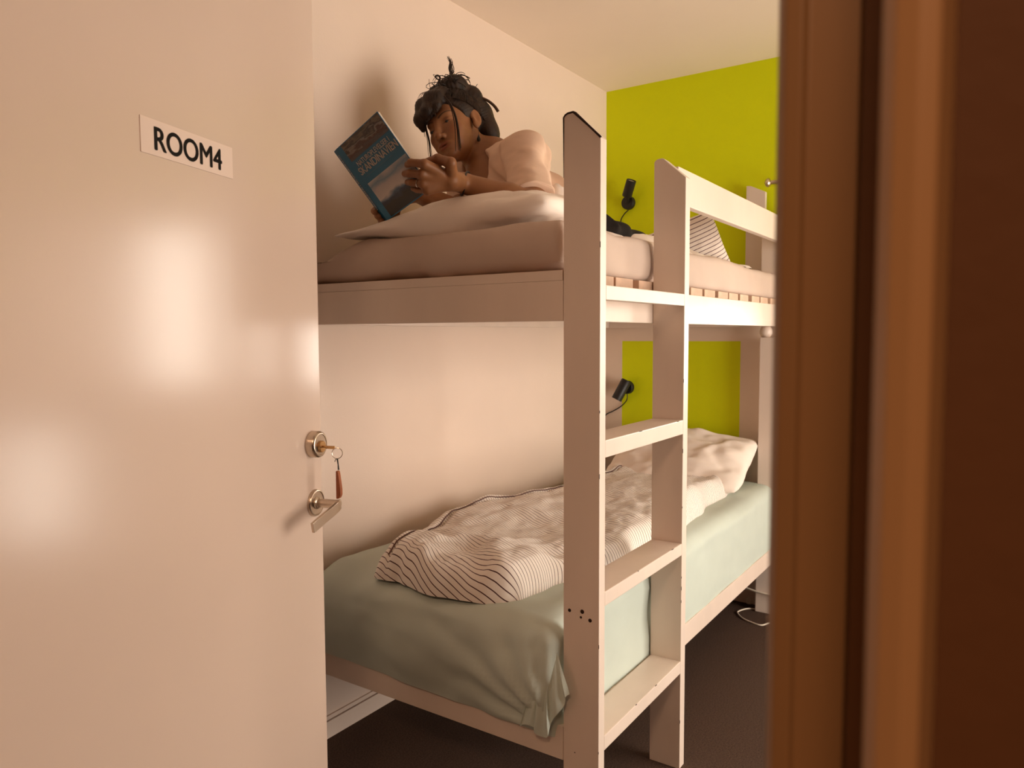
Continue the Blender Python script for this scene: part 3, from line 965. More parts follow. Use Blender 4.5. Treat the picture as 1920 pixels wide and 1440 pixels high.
# curtain rod, then unseen curtains and a blind added to shape door highlights
rod = empty('curtain_rod', (3.37, 0.2, 1.90), 'thin curtain rod above the window beside the bed', 'curtain rod')
rb = MB(); rb.tube([(3.345, 0.905, 1.900), (3.345, -1.25, 1.900)], 0.009, 12); rb.build('rod', M['metal'], rod, smooth=True)
for y in (0.905, -1.25):
    f_ = MB(); f_.lathe((3.345, y, 1.900), (0, 1 if y > 0 else -1, 0), [(0, 0.009), (0.004, 0.017), (0.012, 0.020), (0.020, 0.016), (0.026, 0.006)], 16); f_.build('finial', M['metal'], rod, smooth=True)
    b_ = MB(); b_.box((3.345, y - 0.03, 1.893), (XG - 0.0005, y - 0.018, 1.907)); b_.build('bracket', M['metal'], rod)


def curtain(y0, y1, z0, label, folds, x=3.345):
    n, mz = 120, 24
    t = np.linspace(0, 1, n)
    P_ = np.zeros((n, mz, 3))
    for j, s_ in enumerate(np.linspace(0, 1, mz)):
        P_[:, j, 0] = x + 0.018 * np.sin(t * folds * 2 * math.pi) * (0.7 + 0.5 * s_) + 0.006 * fbm(t * 8, s_ * 2, 4)
        P_[:, j, 1] = y0 + (y1 - y0) * t
        P_[:, j, 2] = 1.888 + (z0 - 1.888) * s_
    link('curtain', grid_mesh('curtain', P_, M['curtain']), label=label, cat='curtain')


curtain(-1.12, -0.30, 0.86, 'unseen pale voile curtain, drawn to shape the door highlight', 8)  # gap between the curtains is set by the door's tall highlight
curtain(-0.05, 0.30, 0.86, 'unseen narrow voile curtain, placed to part the door highlights', 4)
bl = MB(); bl.box((XG + 0.02, 0.17, 1.38), (XG + 0.023, 0.63, 1.855)); bl.tube([(XG + 0.0215, 0.17, 1.378), (XG + 0.0215, 0.63, 1.378)], 0.007, 8)
bl.build('added_blind', M['blind'], label='unseen cream blind added to crop a highlight on the door', cat='blind')  # unseen, covers the upper glass to keep the second highlight short
# corridor ceiling lamp (source of the warm light)
cl = MB(); cl.lathe((-0.75, -0.15, ZC - 0.0005), (0, 0, -1), [(0, 0.16), (0.03, 0.16), (0.05, 0.13), (0.058, 0.02)], 32)
cl.build('ceiling_lamp', M['cable'], smooth=True, label='round flat lamp on the corridor ceiling', cat='lamp')

# ------------------------------------------------------------------ implicit surfaces for the figure
class Field:
    """signed distance grid with smooth unions, turned into one continuous mesh"""
    def __init__(self, lo, hi, h):
        self.lo = np.array(lo, float); self.h = h
        self.n = np.ceil((np.array(hi) - self.lo) / h).astype(int) + 1
        self.F = np.full(self.n, 1.0, np.float32)
        self.rs = 1.0

    def block(self, lo, hi, pad):
        a = np.clip(np.floor((np.array(lo) - pad - self.lo) / self.h).astype(int), 0, self.n)
        b = np.clip(np.ceil((np.array(hi) + pad - self.lo) / self.h).astype(int) + 1, 0, self.n)
        if np.any(b <= a): return None
        sl = tuple(slice(i, j) for i, j in zip(a, b))
        g = [self.lo[k] + self.h * np.arange(a[k], b[k]) for k in range(3)]
        return sl, g[0][:, None, None], g[1][None, :, None], g[2][None, None, :]

    def put(self, sl, d, k, op):
        A = self.F[sl]
        d = d.astype(np.float32)
        if op == 'add':
            if k > 0:
                hh = np.clip(0.5 + 0.5 * (A - d) / k, 0, 1)
                A[...] = A * (1 - hh) + d * hh - k * hh * (1 - hh)
            else: np.minimum(A, d, out=A)
        else:
            d = -d
            if k > 0:
                hh = np.clip(0.5 - 0.5 * (A - d) / k, 0, 1)
                A[...] = A * (1 - hh) + d * hh + k * hh * (1 - hh)
            else: np.maximum(A, d, out=A)

    def ellipsoid(self, c, r, ax=None, k=0.01, op='add', warp=None):
        c = np.array(c, float); r = np.array(r, float) * self.rs
        ax = np.eye(3) if ax is None else np.array(ax, float)
        ext = np.sqrt(((ax * r[:, None]) ** 2).sum(0))
        B = self.block(c - ext, c + ext, 2 * k + 3 * self.h + (0.01 if warp else 0))
        if B is None: return
        sl, X, Y, Z = B
        q = [(X - c[0]) * ax[i][0] + (Y - c[1]) * ax[i][1] + (Z - c[2]) * ax[i][2] for i in range(3)]
        k0 = np.sqrt(sum((q[i] / r[i]) ** 2 for i in range(3)))
        k1 = np.sqrt(sum((q[i] / r[i] ** 2) ** 2 for i in range(3))) + 1e-9
        d = k0 * (k0 - 1) / k1
        d = np.where(k0 < 1e-6, -r.min(), d)
        if warp: d = d + warp(X, Y, Z)
        self.put(sl, d, k, op)

    def cone(self, a, b, ra, rb, k=0.01, op='add', warp=None):
        a, b = np.array(a, float), np.array(b, float)
        ra, rb = ra * self.rs, rb * self.rs
        R = max(ra, rb)
        B = self.block(np.minimum(a, b) - R, np.maximum(a, b) + R, 2 * k + 3 * self.h + (0.01 if warp else 0))
        if B is None: return
        sl, X, Y, Z = B
        ba = b - a; L2 = ba @ ba
        t = np.clip(((X - a[0]) * ba[0] + (Y - a[1]) * ba[1] + (Z - a[2]) * ba[2]) / L2, 0, 1)
        d = np.sqrt((X - a[0] - ba[0] * t) ** 2 + (Y - a[1] - ba[1] * t) ** 2 + (Z - a[2] - ba[2] * t) ** 2) - (ra + (rb - ra) * t)
        if warp: d = d + warp(X, Y, Z)
        self.put(sl, d, k, op)

    def chain(self, pts, rad, k=0.006, op='add', warp=None):
        for i in range(len(pts) - 1): self.cone(pts[i], pts[i + 1], rad[i], rad[i + 1], k, op, warp)

    def cut_plane(self, p, n, lo, hi, k=0.0):
        """remove everything on the +n side inside the box lo..hi"""
        B = self.block(lo, hi, 0)
        if B is None: return
        sl, X, Y, Z = B
        d = -((X - p[0]) * n[0] + (Y - p[1]) * n[1] + (Z - p[2]) * n[2])
        self.put(sl, np.broadcast_to(d, self.F[sl].shape), k, 'sub')

    def mesh(self, name, material, smooth_iter=1):
        F = self.F; S_ = F < 0
        nx, ny, nz = F.shape
        cnt = np.zeros((nx - 1, ny - 1, nz - 1), np.int8)
        corners = [(i, j, k) for i in (0, 1) for j in (0, 1) for k in (0, 1)]
        for i, j, k in corners: cnt += S_[i:nx - 1 + i, j:ny - 1 + j, k:nz - 1 + k]
        act = np.argwhere((cnt > 0) & (cnt < 8))
        idx = np.full(cnt.shape, -1, np.int32)
        idx[tuple(act.T)] = np.arange(len(act))
        val = np.stack([F[act[:, 0] + i, act[:, 1] + j, act[:, 2] + k] for i, j, k in corners], 1)
        C = np.array(corners, float)
        pos = np.zeros((len(act), 3)); num = np.zeros(len(act))
        for a in range(8):
            for b in range(a + 1, 8):
                if np.abs(C[a] - C[b]).sum() != 1: continue
                va, vb = val[:, a], val[:, b]
                mk = (va < 0) != (vb < 0)
                t = np.where(mk, va / np.where(mk, va - vb, 1), 0)
                pos += np.where(mk[:, None], C[a] + (C[b] - C[a]) * t[:, None], 0); num += mk
        V3 = (act + pos / num[:, None]) * self.h + self.lo
        faces = []
        for ax in range(3):
            u, v = (ax + 1) % 3, (ax + 2) % 3
            s0 = [slice(None)] * 3; s1 = [slice(None)] * 3
            s0[ax] = slice(0, -1); s1[ax] = slice(1, None)
            A, Bv = S_[tuple(s0)], S_[tuple(s1)]
            e_ = np.argwhere(A != Bv)
            ok = (e_[:, u] > 0) & (e_[:, v] > 0) & (e_[:, u] < F.shape[u] - 1) & (e_[:, v] < F.shape[v] - 1)
            e_ = e_[ok]
            q = []
            for du, dv_ in ((1, 1), (0, 1), (0, 0), (1, 0)):
                c = e_.copy(); c[:, u] -= du; c[:, v] -= dv_
                q.append(idx[c[:, 0], c[:, 1], c[:, 2]])
            q = np.stack(q, 1)
            flip = A[tuple(e_.T)]
            q[~flip] = q[~flip][:, ::-1]
            faces.append(q)
        faces = np.concatenate(faces)
        for _ in range(smooth_iter):
            acc = np.zeros_like(V3); nn = np.zeros(len(V3))
            for a in range(4):
                b = (a + 1) % 4
                np.add.at(acc, faces[:, a], V3[faces[:, b]]); np.add.at(nn, faces[:, a], 1)
                np.add.at(acc, faces[:, b], V3[faces[:, a]]); np.add.at(nn, faces[:, b], 1)
            V3 = V3 * 0.4 + 0.6 * acc / np.maximum(nn, 1)[:, None]
        me = bpy.data.meshes.new(name)
        me.vertices.add(len(V3)); me.vertices.foreach_set('co', V3.ravel().astype(np.float32))
        me.loops.add(faces.size); me.loops.foreach_set('vertex_index', faces.ravel().astype(np.int32))
        me.polygons.add(len(faces))
        me.polygons.foreach_set('loop_start', np.arange(0, faces.size, 4, dtype=np.int32))
        me.polygons.foreach_set('use_smooth', np.ones(len(faces), bool))
        me.update(calc_edges=True); me.validate()
        me.materials.append(material)
        return me, V3


# ------------------------------------------------------------------ the book (needed before the hands)
BA, BB, BC, BD = (np.array(q) for q in ((1.4116, 1.5137, 1.7391), (1.3725, 1.3249, 1.7966), (1.4818, 1.2441, 1.6188), (1.5210, 1.4329, 1.5613)))
bw = BB - BA; BW = np.linalg.norm(bw); bw /= BW                     # across the cover
bh = BA - BD; bh = bh - bw * (bh @ bw); BH = np.linalg.norm(bh); bh /= BH   # up the cover
bn = np.cross(bw, bh)
if bn @ (CAM - BA) < 0: bn = -bn


def bk(u, v, off=0.0):
    """cover coordinates: u from the spine, v from the bottom edge (metres)"""
    return BD + bw * u + bh * v + bn * off


M['cover'] = mat('book_cover_blue', (0.022, 0.165, 0.30, 1), 0.35, 0.45, var=0.08, vscale=12)
M['page'] = mat('book_pages', (0.66, 0.54, 0.42, 1), 0.8, 0.2, var=0.08, vscale=200)
M['white_ink'] = mat('white_print', (0.85, 0.76, 0.68, 1), 0.5, 0.3)


def picture_mat(name, bands, scale, warp):
    """printed photograph: colour bands along local height broken up by noise"""
    mt = mat(name, (0.3, 0.3, 0.3, 1), 0.35, 0.45)
    nt = mt.node_tree; b = nt.nodes['Principled BSDF']
    uvn = nt.nodes.new('ShaderNodeUVMap'); uvn.uv_map = 'UVMap'
    n = nt.nodes.new('ShaderNodeTexNoise'); n.inputs['Scale'].default_value = scale; n.inputs['Detail'].default_value = 6
    nt.links.new(uvn.outputs[0], n.inputs[0])
    sp = nt.nodes.new('ShaderNodeSeparateXYZ'); nt.links.new(uvn.outputs[0], sp.inputs[0])
    ad = nt.nodes.new('ShaderNodeMath'); ad.operation = 'MULTIPLY_ADD'; ad.inputs[1].default_value = warp
    sb = nt.nodes.new('ShaderNodeMath'); sb.operation = 'SUBTRACT'; sb.inputs[1].default_value = 0.5
    nt.links.new(n.outputs[0], sb.inputs[0]); nt.links.new(sb.outputs[0], ad.inputs[0]); nt.links.new(sp.outputs[1], ad.inputs[2])
    r = nt.nodes.new('ShaderNodeValToRGB')
    el = r.color_ramp.elements
    while len(el) > 2: el.remove(el[-1])
    for i, (p_, c_) in enumerate(bands):
        e_ = el[i] if i < 2 else el.new(p_)
        e_.position = p_; e_.color = c_
    nt.links.new(ad.outputs[0], r.inputs[0]); nt.links.new(r.outputs[0], b.inputs['Base Color'])
    return mt


def quad_uv(name, pts, material, parent, **kw):
    me = bpy.data.meshes.new(name)
    me.from_pydata([tuple(p_) for p_ in pts], [], [(0, 1, 2, 3)])
    l = me.uv_layers.new(name='UVMap')
    for i, c_ in enumerate(((0, 0), (1, 0), (1, 1), (0, 1))): l.data[i].uv = c_
    me.materials.append(material)
    return link(name, me, parent, **kw)


book = empty('book', tuple(BD), 'open blue paperback travel book held upright on the pillow', 'book')
TH = 0.016
c_ = MB(); c_.prism([bk(0, 0), bk(BW, 0), bk(BW, BH), bk(0, BH)], bn * 0.0, bn * 0.0012)
c_.build('front_cover', M['cover'], book, label='blue front cover with photographs and white title')
# spine: turns away at the left edge
sd = -bw * 0.93 - bn * 0.38; sd /= np.linalg.norm(sd)
sn = np.cross(bh, sd); sn = sn if sn @ (CAM - BD) > 0 else -sn
c_ = MB(); c_.prism([BD, BD + bh * BH, BD + bh * BH + sd * 0.021, BD + sd * 0.021], sn * 0.0, sn * 0.0012)
c_.build('spine', M['cover'], book)
B0 = BD + sd * 0.021
bdir = bw * 0.30 - bn * 0.95; bdir /= np.linalg.norm(bdir)
c_ = MB(); bcn = np.cross(bdir, bh); c_.prism([B0, B0 + bh * BH, B0 + bh * BH + bdir * 0.16, B0 + bdir * 0.16], bcn * 0.0, bcn * 0.0012)
c_.build('back_cover', M['cover'], book)
pb = MB()
pb.prism([bk(0.004, 0.003, -0.0004), bk(BW - 0.003, 0.003, -0.0004), bk(BW - 0.003, BH - 0.003, -0.0004), bk(0.004, BH - 0.003, -0.0004)], -bn * 0.0075, bn * 0.0)
pb.prism([B0 - sd * 0.003 + bh * 0.003 + bdir * 0.003, B0 - sd * 0.003 + bh * (BH - 0.003) + bdir * 0.003, B0 - sd * 0.003 + bh * (BH - 0.003) + bdir * 0.157, B0 - sd * 0.003 + bh * 0.003 + bdir * 0.157], -sd * 0.006, sd * 0.0)
pb.build('page_block', M['page'], book)
e0 = 0.0016
pic_top = picture_mat('printed_collage', [(0.0, lin(96, 84, 78)), (0.30, lin(92, 58, 44)), (0.48, lin(150, 140, 128)), (0.62, lin(60, 50, 44)), (0.82, lin(128, 110, 92)), (1.0, lin(82, 76, 62))], 3.2, 1.9)
pic_main = picture_mat('printed_landscape', [(0.0, lin(36, 30, 20)), (0.26, lin(56, 46, 30)), (0.38, lin(62, 66, 76)), (0.42, lin(92, 112, 132)), (0.50, lin(214, 202, 192)), (0.74, lin(196, 186, 182)), (0.86, lin(122, 148, 166)), (1.0, lin(200, 192, 188))], 2.6, 0.42)
quad_uv('cover_picture', [bk(0.022, BH * 0.775, e0), bk(BW - 0.002, BH * 0.775, e0), bk(BW - 0.002, BH - 0.002, e0), bk(0.022, BH - 0.002, e0)], pic_top, book, label='strip of small colour photographs along the top of the cover')
quad_uv('cover_picture', [bk(0.022, 0.003, e0), bk(BW - 0.002, 0.003, e0), bk(BW - 0.002, BH * 0.475, e0), bk(0.022, BH * 0.475, e0)], pic_main, book, label='large landscape photograph of clouds over dark hills on the cover')
place_text('NATUROPLEVELSER I', M['white_ink'], bk(0.034, BH * 0.685, e0 + 0.0004), bw, bh, 0.147, 0.0130, 'lettering', book, bold=0.03)
place_text('SKANDINAVIEN', M['white_ink'], bk(0.024, BH * 0.585, e0 + 0.0004), bw, bh, 0.172, 0.0195, 'lettering', book, bold=0.035)
place_text('NATUROPLEVELSER I SKANDINAVIEN', M['white_ink'], BD + bh * (BH * 0.93) + sd * 0.0065 + sn * 0.0018, -bh, -sd, BH * 0.76, 0.0085, 'lettering', book, bold=0.03, lift=sd * 0.0085)
sb_ = MB(); sb_.prism([bk(0.034, BH * 0.545, e0), bk(0.160, BH * 0.545, e0), bk(0.160, BH * 0.550, e0), bk(0.034, BH * 0.550, e0)], bn * 0, bn * 0.0003)
sb_.build('subtitle_line', mat('pale_blue_print', lin(86, 122, 140), 0.5), book)

# ------------------------------------------------------------------ the reading person
HS = 0.95                                     # a smallish head
HC = vp(855.7, 244.3, 2.29)                       # between the ears
tv = CAM - HC; tv /= np.linalg.norm(tv)
rv = _R3 - tv * (_R3 @ tv); rv /= np.linalg.norm(rv)
uv_ = np.cross(tv, rv)
Rm = np.array([[-0.6223, 0.7152, -0.3183], [0.1352, 0.4987, 0.8562], [0.7710, 0.4897, -0.4070]])
hf_, hl_, hu_ = (rv * Rm[0, i] + uv_ * Rm[1, i] + tv * Rm[2, i] for i in range(3))   # forward, her left, up
hf_ /= np.linalg.norm(hf_); hl_ -= hf_ * (hl_ @ hf_); hl_ /= np.linalg.norm(hl_); hu_ = np.cross(hf_, hl_)
AX = np.array([hf_, hl_, hu_])


def hp(f, l, u): return HC + (hf_ * f + hl_ * l + hu_ * u) * HS


person = empty('person', tuple(vp(1000, 400, 2.15)), 'person in a peach T-shirt lying on the upper bunk reading a book', 'person')
skin = mat('skin', (0.285, 0.118, 0.046, 1), 0.48, 0.4, var=0.05, vscale=25, bump=0.05, bscale=300)
_nt = skin.node_tree; _b = _nt.nodes['Principled BSDF']
_b.inputs['Subsurface Weight'].default_value = 0.12
_b.inputs['Subsurface Radius'].default_value = (0.9, 0.35, 0.2)
_b.inputs['Subsurface Scale'].default_value = 0.008
_at = _nt.nodes.new('ShaderNodeAttribute'); _at.attribute_name = 'tint'
_mm = _nt.nodes.new('ShaderNodeMixRGB'); _mm.blend_type = 'MULTIPLY'; _mm.inputs[0].default_value = 1.0
_nt.links.new(_b.inputs['Base Color'].links[0].from_socket, _mm.inputs[1]); _nt.links.new(_at.outputs[0], _mm.inputs[2]); _nt.links.new(_mm.outputs[0], _b.inputs['Base Color'])

NECK = vp(922, 306, 2.33)
SL, SR = vp(983, 297, 2.20), vp(880, 324, 2.46)
CH = vp(950, 352, 2.32)
WAIST = vp(1060, 412, 2.38)
HIP = vp(1105, 440, 2.46)
EL = vp(1002, 388, 1.98)
WL = vp(868, 343, 1.965)
ER = vp(865, 400, 2.32)
WR = bk(0.055, 0.020, -0.095)

G = Field((1.28, 0.86, 1.44), (2.12, 1.62, 1.98), 0.0022)
# skull and face
G.rs = HS
G.ellipsoid(hp(-0.014, 0, 0.042), (0.093, 0.073, 0.079), AX)
G.ellipsoid(hp(0.028, 0, -0.015), (0.066, 0.062, 0.082), AX, k=0.02)
G.ellipsoid(hp(0.040, 0, -0.066), (0.048, 0.047, 0.040), AX, k=0.025)
G.ellipsoid(hp(0.077, 0, -0.096), (0.019, 0.021, 0.016), AX, k=0.018)
for s_ in (1, -1):
    G.ellipsoid(hp(0.058, 0.040 * s_, -0.024), (0.026, 0.022, 0.022), AX, k=0.02)
    G.ellipsoid(hp(0.064, 0.026 * s_, -0.055), (0.022, 0.022, 0.024), AX, k=0.02)
G.ellipsoid(hp(0.074, 0, 0.026), (0.017, 0.048, 0.013), AX, k=0.02)
for s_ in (1, -1):
    G.ellipsoid(hp(0.103, 0.033 * s_, 0.003), (0.015, 0.019, 0.012), AX, k=0.012, op='sub')
G.cone(hp(0.089, 0, 0.012), hp(0.110, 0, -0.034), 0.0068, 0.0095, k=0.010)
G.ellipsoid(hp(0.109, 0, -0.036), (0.011, 0.0105, 0.009), AX, k=0.006)
for s_ in (1, -1):
    G.ellipsoid(hp(0.098, 0.0125 * s_, -0.040), (0.010, 0.0062, 0.0075), AX, k=0.005)
    G.ellipsoid(hp(0.104, 0.0065 * s_, -0.0475), (0.005, 0.0034, 0.0035), AX, k=0.002, op='sub')
# lips with the parting line
G.ellipsoid(hp(0.088, 0, -0.068), (0.012, 0.026, 0.014), AX, k=0.012)
G.ellipsoid(hp(0.0955, 0, -0.0645), (0.0072, 0.022, 0.0050), AX, k=0.004)
G.ellipsoid(hp(0.0940, 0, -0.0750), (0.0078, 0.018, 0.0056), AX, k=0.004)
G.ellipsoid(hp(0.1030, 0, -0.0697), (0.0095, 0.022, 0.0013), AX, k=0.002, op='sub')
# lowered eyelids
for s_ in (1, -1):
    G.ellipsoid(hp(0.0735, 0.0325 * s_, 0.0030), (0.0140, 0.0150, 0.0125), AX, k=0.003)
    G.ellipsoid(hp(0.0890, 0.0325 * s_, -0.0022), (0.0050, 0.0122, 0.0026), AX, k=0.0012, op='sub')
# ears
for s_ in (1, -1):
    er = np.array([hf_ * 0.94 + hl_ * (-0.30 * s_), hl_ * 0.94 + hf_ * (0.30 * s_), hu_])
    G.ellipsoid(hp(-0.014, 0.077 * s_, 0.004), (0.0185, 0.0065, 0.031), er, k=0.005)
    G.ellipsoid(hp(-0.004, 0.0745 * s_, -0.022), (0.010, 0.0065, 0.014), er, k=0.006)
    G.ellipsoid(hp(-0.010, 0.0850 * s_, 0.004), (0.0115, 0.0060, 0.021), er, k=0.003, op='sub')
    G.ellipsoid(hp(0.000, 0.0770 * s_, -0.008), (0.0050, 0.0045, 0.0065), er, k=0.003)
# neck
G.cone(hp(-0.022, 0, -0.045), NECK, 0.047, 0.050, k=0.02)
G.cone(hp(-0.030, 0.035, -0.02), vp(905, 332, 2.24), 0.015, 0.012, k=0.02)
# trunk under the shirt
G.rs = 1.0
G.cone(NECK, SL, 0.050, 0.050, k=0.03); G.cone(NECK, SR, 0.050, 0.048, k=0.03)
G.cone(NECK, CH, 0.075, 0.105, k=0.04)
G.cone(CH, WAIST, 0.100, 0.088, k=0.04)
G.cone(vp(902, 334, 2.28), vp(918, 372, 2.27), 0.045, 0.070, k=0.04)
# arms
G.chain([SL, SL * 0.5 + EL * 0.5, EL], [0.050, 0.045, 0.039], k=0.02)
G.chain([EL, EL * 0.62 + WL * 0.38, WL], [0.038, 0.0375, 0.0255], k=0.015)
G.chain([SR, ER, WR], [0.046, 0.038, 0.026], k=0.02)
# her left hand round the fore-edge of the book, thumb inside


def bpx(px, py, off):
    """on the cover plane under a reading of the photograph, lifted by off"""
    d = vp(px, py, 1.0) - CAM
    t = ((BD - CAM) @ bn) / (d @ bn)
    return CAM + d * t + bn * off


PALM = bpx(826, 332, 0.006)
KN = [bpx(806, 300, 0.024), bpx(802, 319, 0.027), bpx(803, 337, 0.025), bpx(808, 352, 0.018)]
MI = [bpx(782, 297, 0.027), bpx(780, 317, 0.029), bpx(783, 335, 0.026), bpx(790, 350, 0.020)]
TP = [bpx(768, 306, 0.0095), bpx(763, 323, 0.0098), bpx(768, 339, 0.0095), bpx(778, 351, 0.0090)]
G.cone(WL, PALM * 0.55 + WL * 0.45, 0.0245, 0.026, k=0.012)
for i in range(4):
    G.chain([WL * 0.62 + PALM * 0.38, KN[i]], [0.0190, 0.0122], k=0.010)
    r0 = (0.0098, 0.0100, 0.0095, 0.0082)[i]
    G.chain([KN[i], MI[i], TP[i]], [r0 + 0.0008, r0 - 0.0004, r0 - 0.0018], k=0.0028)
G.chain([WL * 0.55 + PALM * 0.45, bpx(836, 312, -0.022), bpx(808, 306, -0.030), bpx(786, 312, -0.022)], [0.017, 0.0135, 0.0112, 0.0095], k=0.006)
# her right hand under the spine
RK = B0 + bh * 0.030 - bn * 0.03 - bw * 0.010
G.chain([WR, WR * 0.4 + RK * 0.6], [0.025, 0.021], k=0.012)
for i in range(4):
    a0 = RK + bh * (0.016 - 0.0165 * i) + bw * 0.012 - bn * 0.004 * i
    a1 = B0 + bh * (0.040 - 0.0155 * i) + sd * 0.010 + sn * 0.004
    a2 = B0 + bh * (0.036 - 0.0150 * i) - sd * 0.004 + sn * 0.0098
    G.chain([WR * 0.45 + RK * 0.55, a0, a1, a2], [0.015, 0.0105, 0.0092, 0.0080], k=0.004)
G.chain([WR * 0.7 + RK * 0.3, bk(0.060, 0.040, -0.035), bk(0.050, 0.062, -0.0175)], [0.016, 0.012, 0.0098], k=0.005)
bme, bv = G.mesh('body', skin, 1)
# natural colouring of lips, lids and brows
loc = (bv - HC) @ AX.T / HS
tint = np.ones((len(bv), 4), np.float32)


def blob(c, r, colr):
    w_ = np.exp(-(((loc - np.array(c)) / np.array(r)) ** 2).sum(1) ** 2)[:, None]
    tint[:, :3] = tint[:, :3] * (1 - w_) + tint[:, :3] * np.array(colr) * w_


blob((0.100, 0, -0.0645), (0.010, 0.021, 0.0052), (0.80, 0.42, 0.42))
blob((0.099, 0, -0.0748), (0.010, 0.018, 0.0058), (0.80, 0.42, 0.42))
for s_ in (1, -1):
    for t_ in np.linspace(0, 1, 9):
        blob((0.088 - 0.018 * t_ ** 2, s_ * (0.014 + 0.036 * t_), 0.0205 + 0.0075 * math.sin(t_ * 2.2)), (0.014, 0.0045, 0.0030 - 0.0010 * t_), (0.22, 0.20, 0.20))
    blob((0.086, 0.0325 * s_, -0.0010), (0.012, 0.0145, 0.0016), (0.12, 0.10, 0.10))
    blob((0.066, 0.043 * s_, -0.030), (0.03, 0.018, 0.016), (1.0, 0.84, 0.80))
ca = bme.color_attributes.new('tint', 'FLOAT_COLOR', 'POINT')
ca.data.foreach_set('color', tint.ravel())
link('body', bme, person)
# eyes
ew = mat('eye_white', (0.55, 0.45, 0.38, 1), 0.2, 0.5); ei = mat('iris', (0.012, 0.007, 0.005, 1), 0.15, 0.6)
for s_ in (1, -1):
    c0 = hp(0.0750, 0.0325 * s_, 0.0020)
    q = MB(); q.lathe(c0 - hf_ * 0.011, hf_, [(0.011 - 0.011 * math.cos(t), max(0.0002, 0.011 * math.sin(t))) for t in np.linspace(0, math.pi, 15)], 20)
    eo = q.build('eye', ew, person, smooth=True)
    gz = hf_ * 0.90 - hu_ * 0.28 - hl_ * 0.10; gz /= np.linalg.norm(gz)
    q = MB(); q.lathe(c0 + gz * 0.0092, gz, [(0, 0.0058), (0.0014, 0.0050), (0.0022, 0.002)], 16); q.build('iris', ei, eo, smooth=True)

# ---- T-shirt
tee = mat('peach_cotton', (0.82, 0.575, 0.425, 1), 0.88, 0.15, var=0.05, vscale=20, bump=0.25, bscale=600)
T = Field((1.36, 0.86, 1.46), (2.20, 1.62, 1.86), 0.0026)


def wrinkle(X, Y, Z):
    return 0.0060 * fbm((X * 0.6 + Z * 0.5) * 26, Y * 12, Z * 9, 2) + 0.0045 * np.sin((X - 0.9 * Z + 0.3 * Y) * 95 + 4 * vnoise(X * 9, Y * 9, Z * 9))


nk2 = NECK * 0.9 + hp(-0.022, 0, -0.045) * 0.1
T.cone(NECK * 0.55 + SL * 0.45, SL, 0.056, 0.060, k=0.05, warp=wrinkle)
T.cone(NECK * 0.55 + SR * 0.45, SR, 0.056, 0.058, k=0.03, warp=wrinkle)
T.cone(NECK * 0.7 + CH * 0.3, CH, 0.082, 0.116, k=0.04, warp=wrinkle)
T.cone(CH, WAIST, 0.112, 0.102, k=0.04, warp=wrinkle)
T.cone(vp(912, 352, 2.28), vp(922, 376, 2.27), 0.060, 0.078, k=0.04, warp=wrinkle)
mid = SL * 0.08 + EL * 0.92
T.cone(SL, mid, 0.060, 0.058, k=0.05, warp=wrinkle)
T.cone(SR, SR * 0.4 + ER * 0.6, 0.056, 0.060, k=0.03, warp=wrinkle)
# scooped neckline
ndir = hp(0, 0, 0) - NECK; ndir /= np.linalg.norm(ndir)
T.cone(NECK + ndir * 0.11, NECK + ndir * 0.004, 0.088, 0.074, k=0.004, op='sub')
T.cone(vp(874, 305, 2.22), vp(884, 346, 2.20), 0.070, 0.046, k=0.006, op='sub')
ad_ = EL - SL; ad_ /= np.linalg.norm(ad_)
T.cut_plane(SL * 0.12 + EL * 0.88, ad_, np.minimum(EL, mid) - 0.09, np.maximum(EL, mid) + 0.09)
tme, _ = T.mesh('t_shirt', tee, 1)
link('t_shirt', tme, person, label='peach cotton T-shirt with a scooped neckline')
# ribbed edges of the neckline and the sleeve, found where the cloth was cut
_co = np.zeros(len(tme.vertices) * 3); tme.vertices.foreach_get('co', _co); _co = _co.reshape(-1, 3)


def rib(name, centre, nrm, sel, r, n=56):
    """rolled edge: outermost cloth points around an axis, smoothed and tubed"""
    nrm = nrm / np.linalg.norm(nrm)
    a_ = np.cross(nrm, DZ); a_ /= np.linalg.norm(a_); b_ = np.cross(nrm, a_)
    d = _co[sel] - centre
    ang = np.arctan2(d @ b_, d @ a_); rad = np.hypot(d @ a_, d @ b_)
    pts = []
    for k in range(n):
        t = -math.pi + 2 * math.pi * (k + 0.5) / n
        near_ = np.abs((ang - t + math.pi) % (2 * math.pi) - math.pi) < 1.6 * math.pi / n
        if near_.sum() < 2: continue
        j = np.argmax(np.where(near_, rad, -1)); pts.append(_co[sel][j])
    if len(pts) < 12: return
    P_ = np.array(pts)
    for _ in range(3): P_ = 0.5 * P_ + 0.25 * np.roll(P_, 1, 0) + 0.25 * np.roll(P_, -1, 0)
    q_ = MB(); q_.tube(list(P_) + [P_[0]], r, 6, False); q_.build(name, tee, person, smooth=True)


_cp = SL * 0.12 + EL * 0.88
_sel = (np.abs((_co - _cp) @ ad_) < 0.004) & (np.linalg.norm(_co - _cp, axis=1) < 0.085)
rib('sleeve_hem', _cp, ad_, _sel, 0.0024)

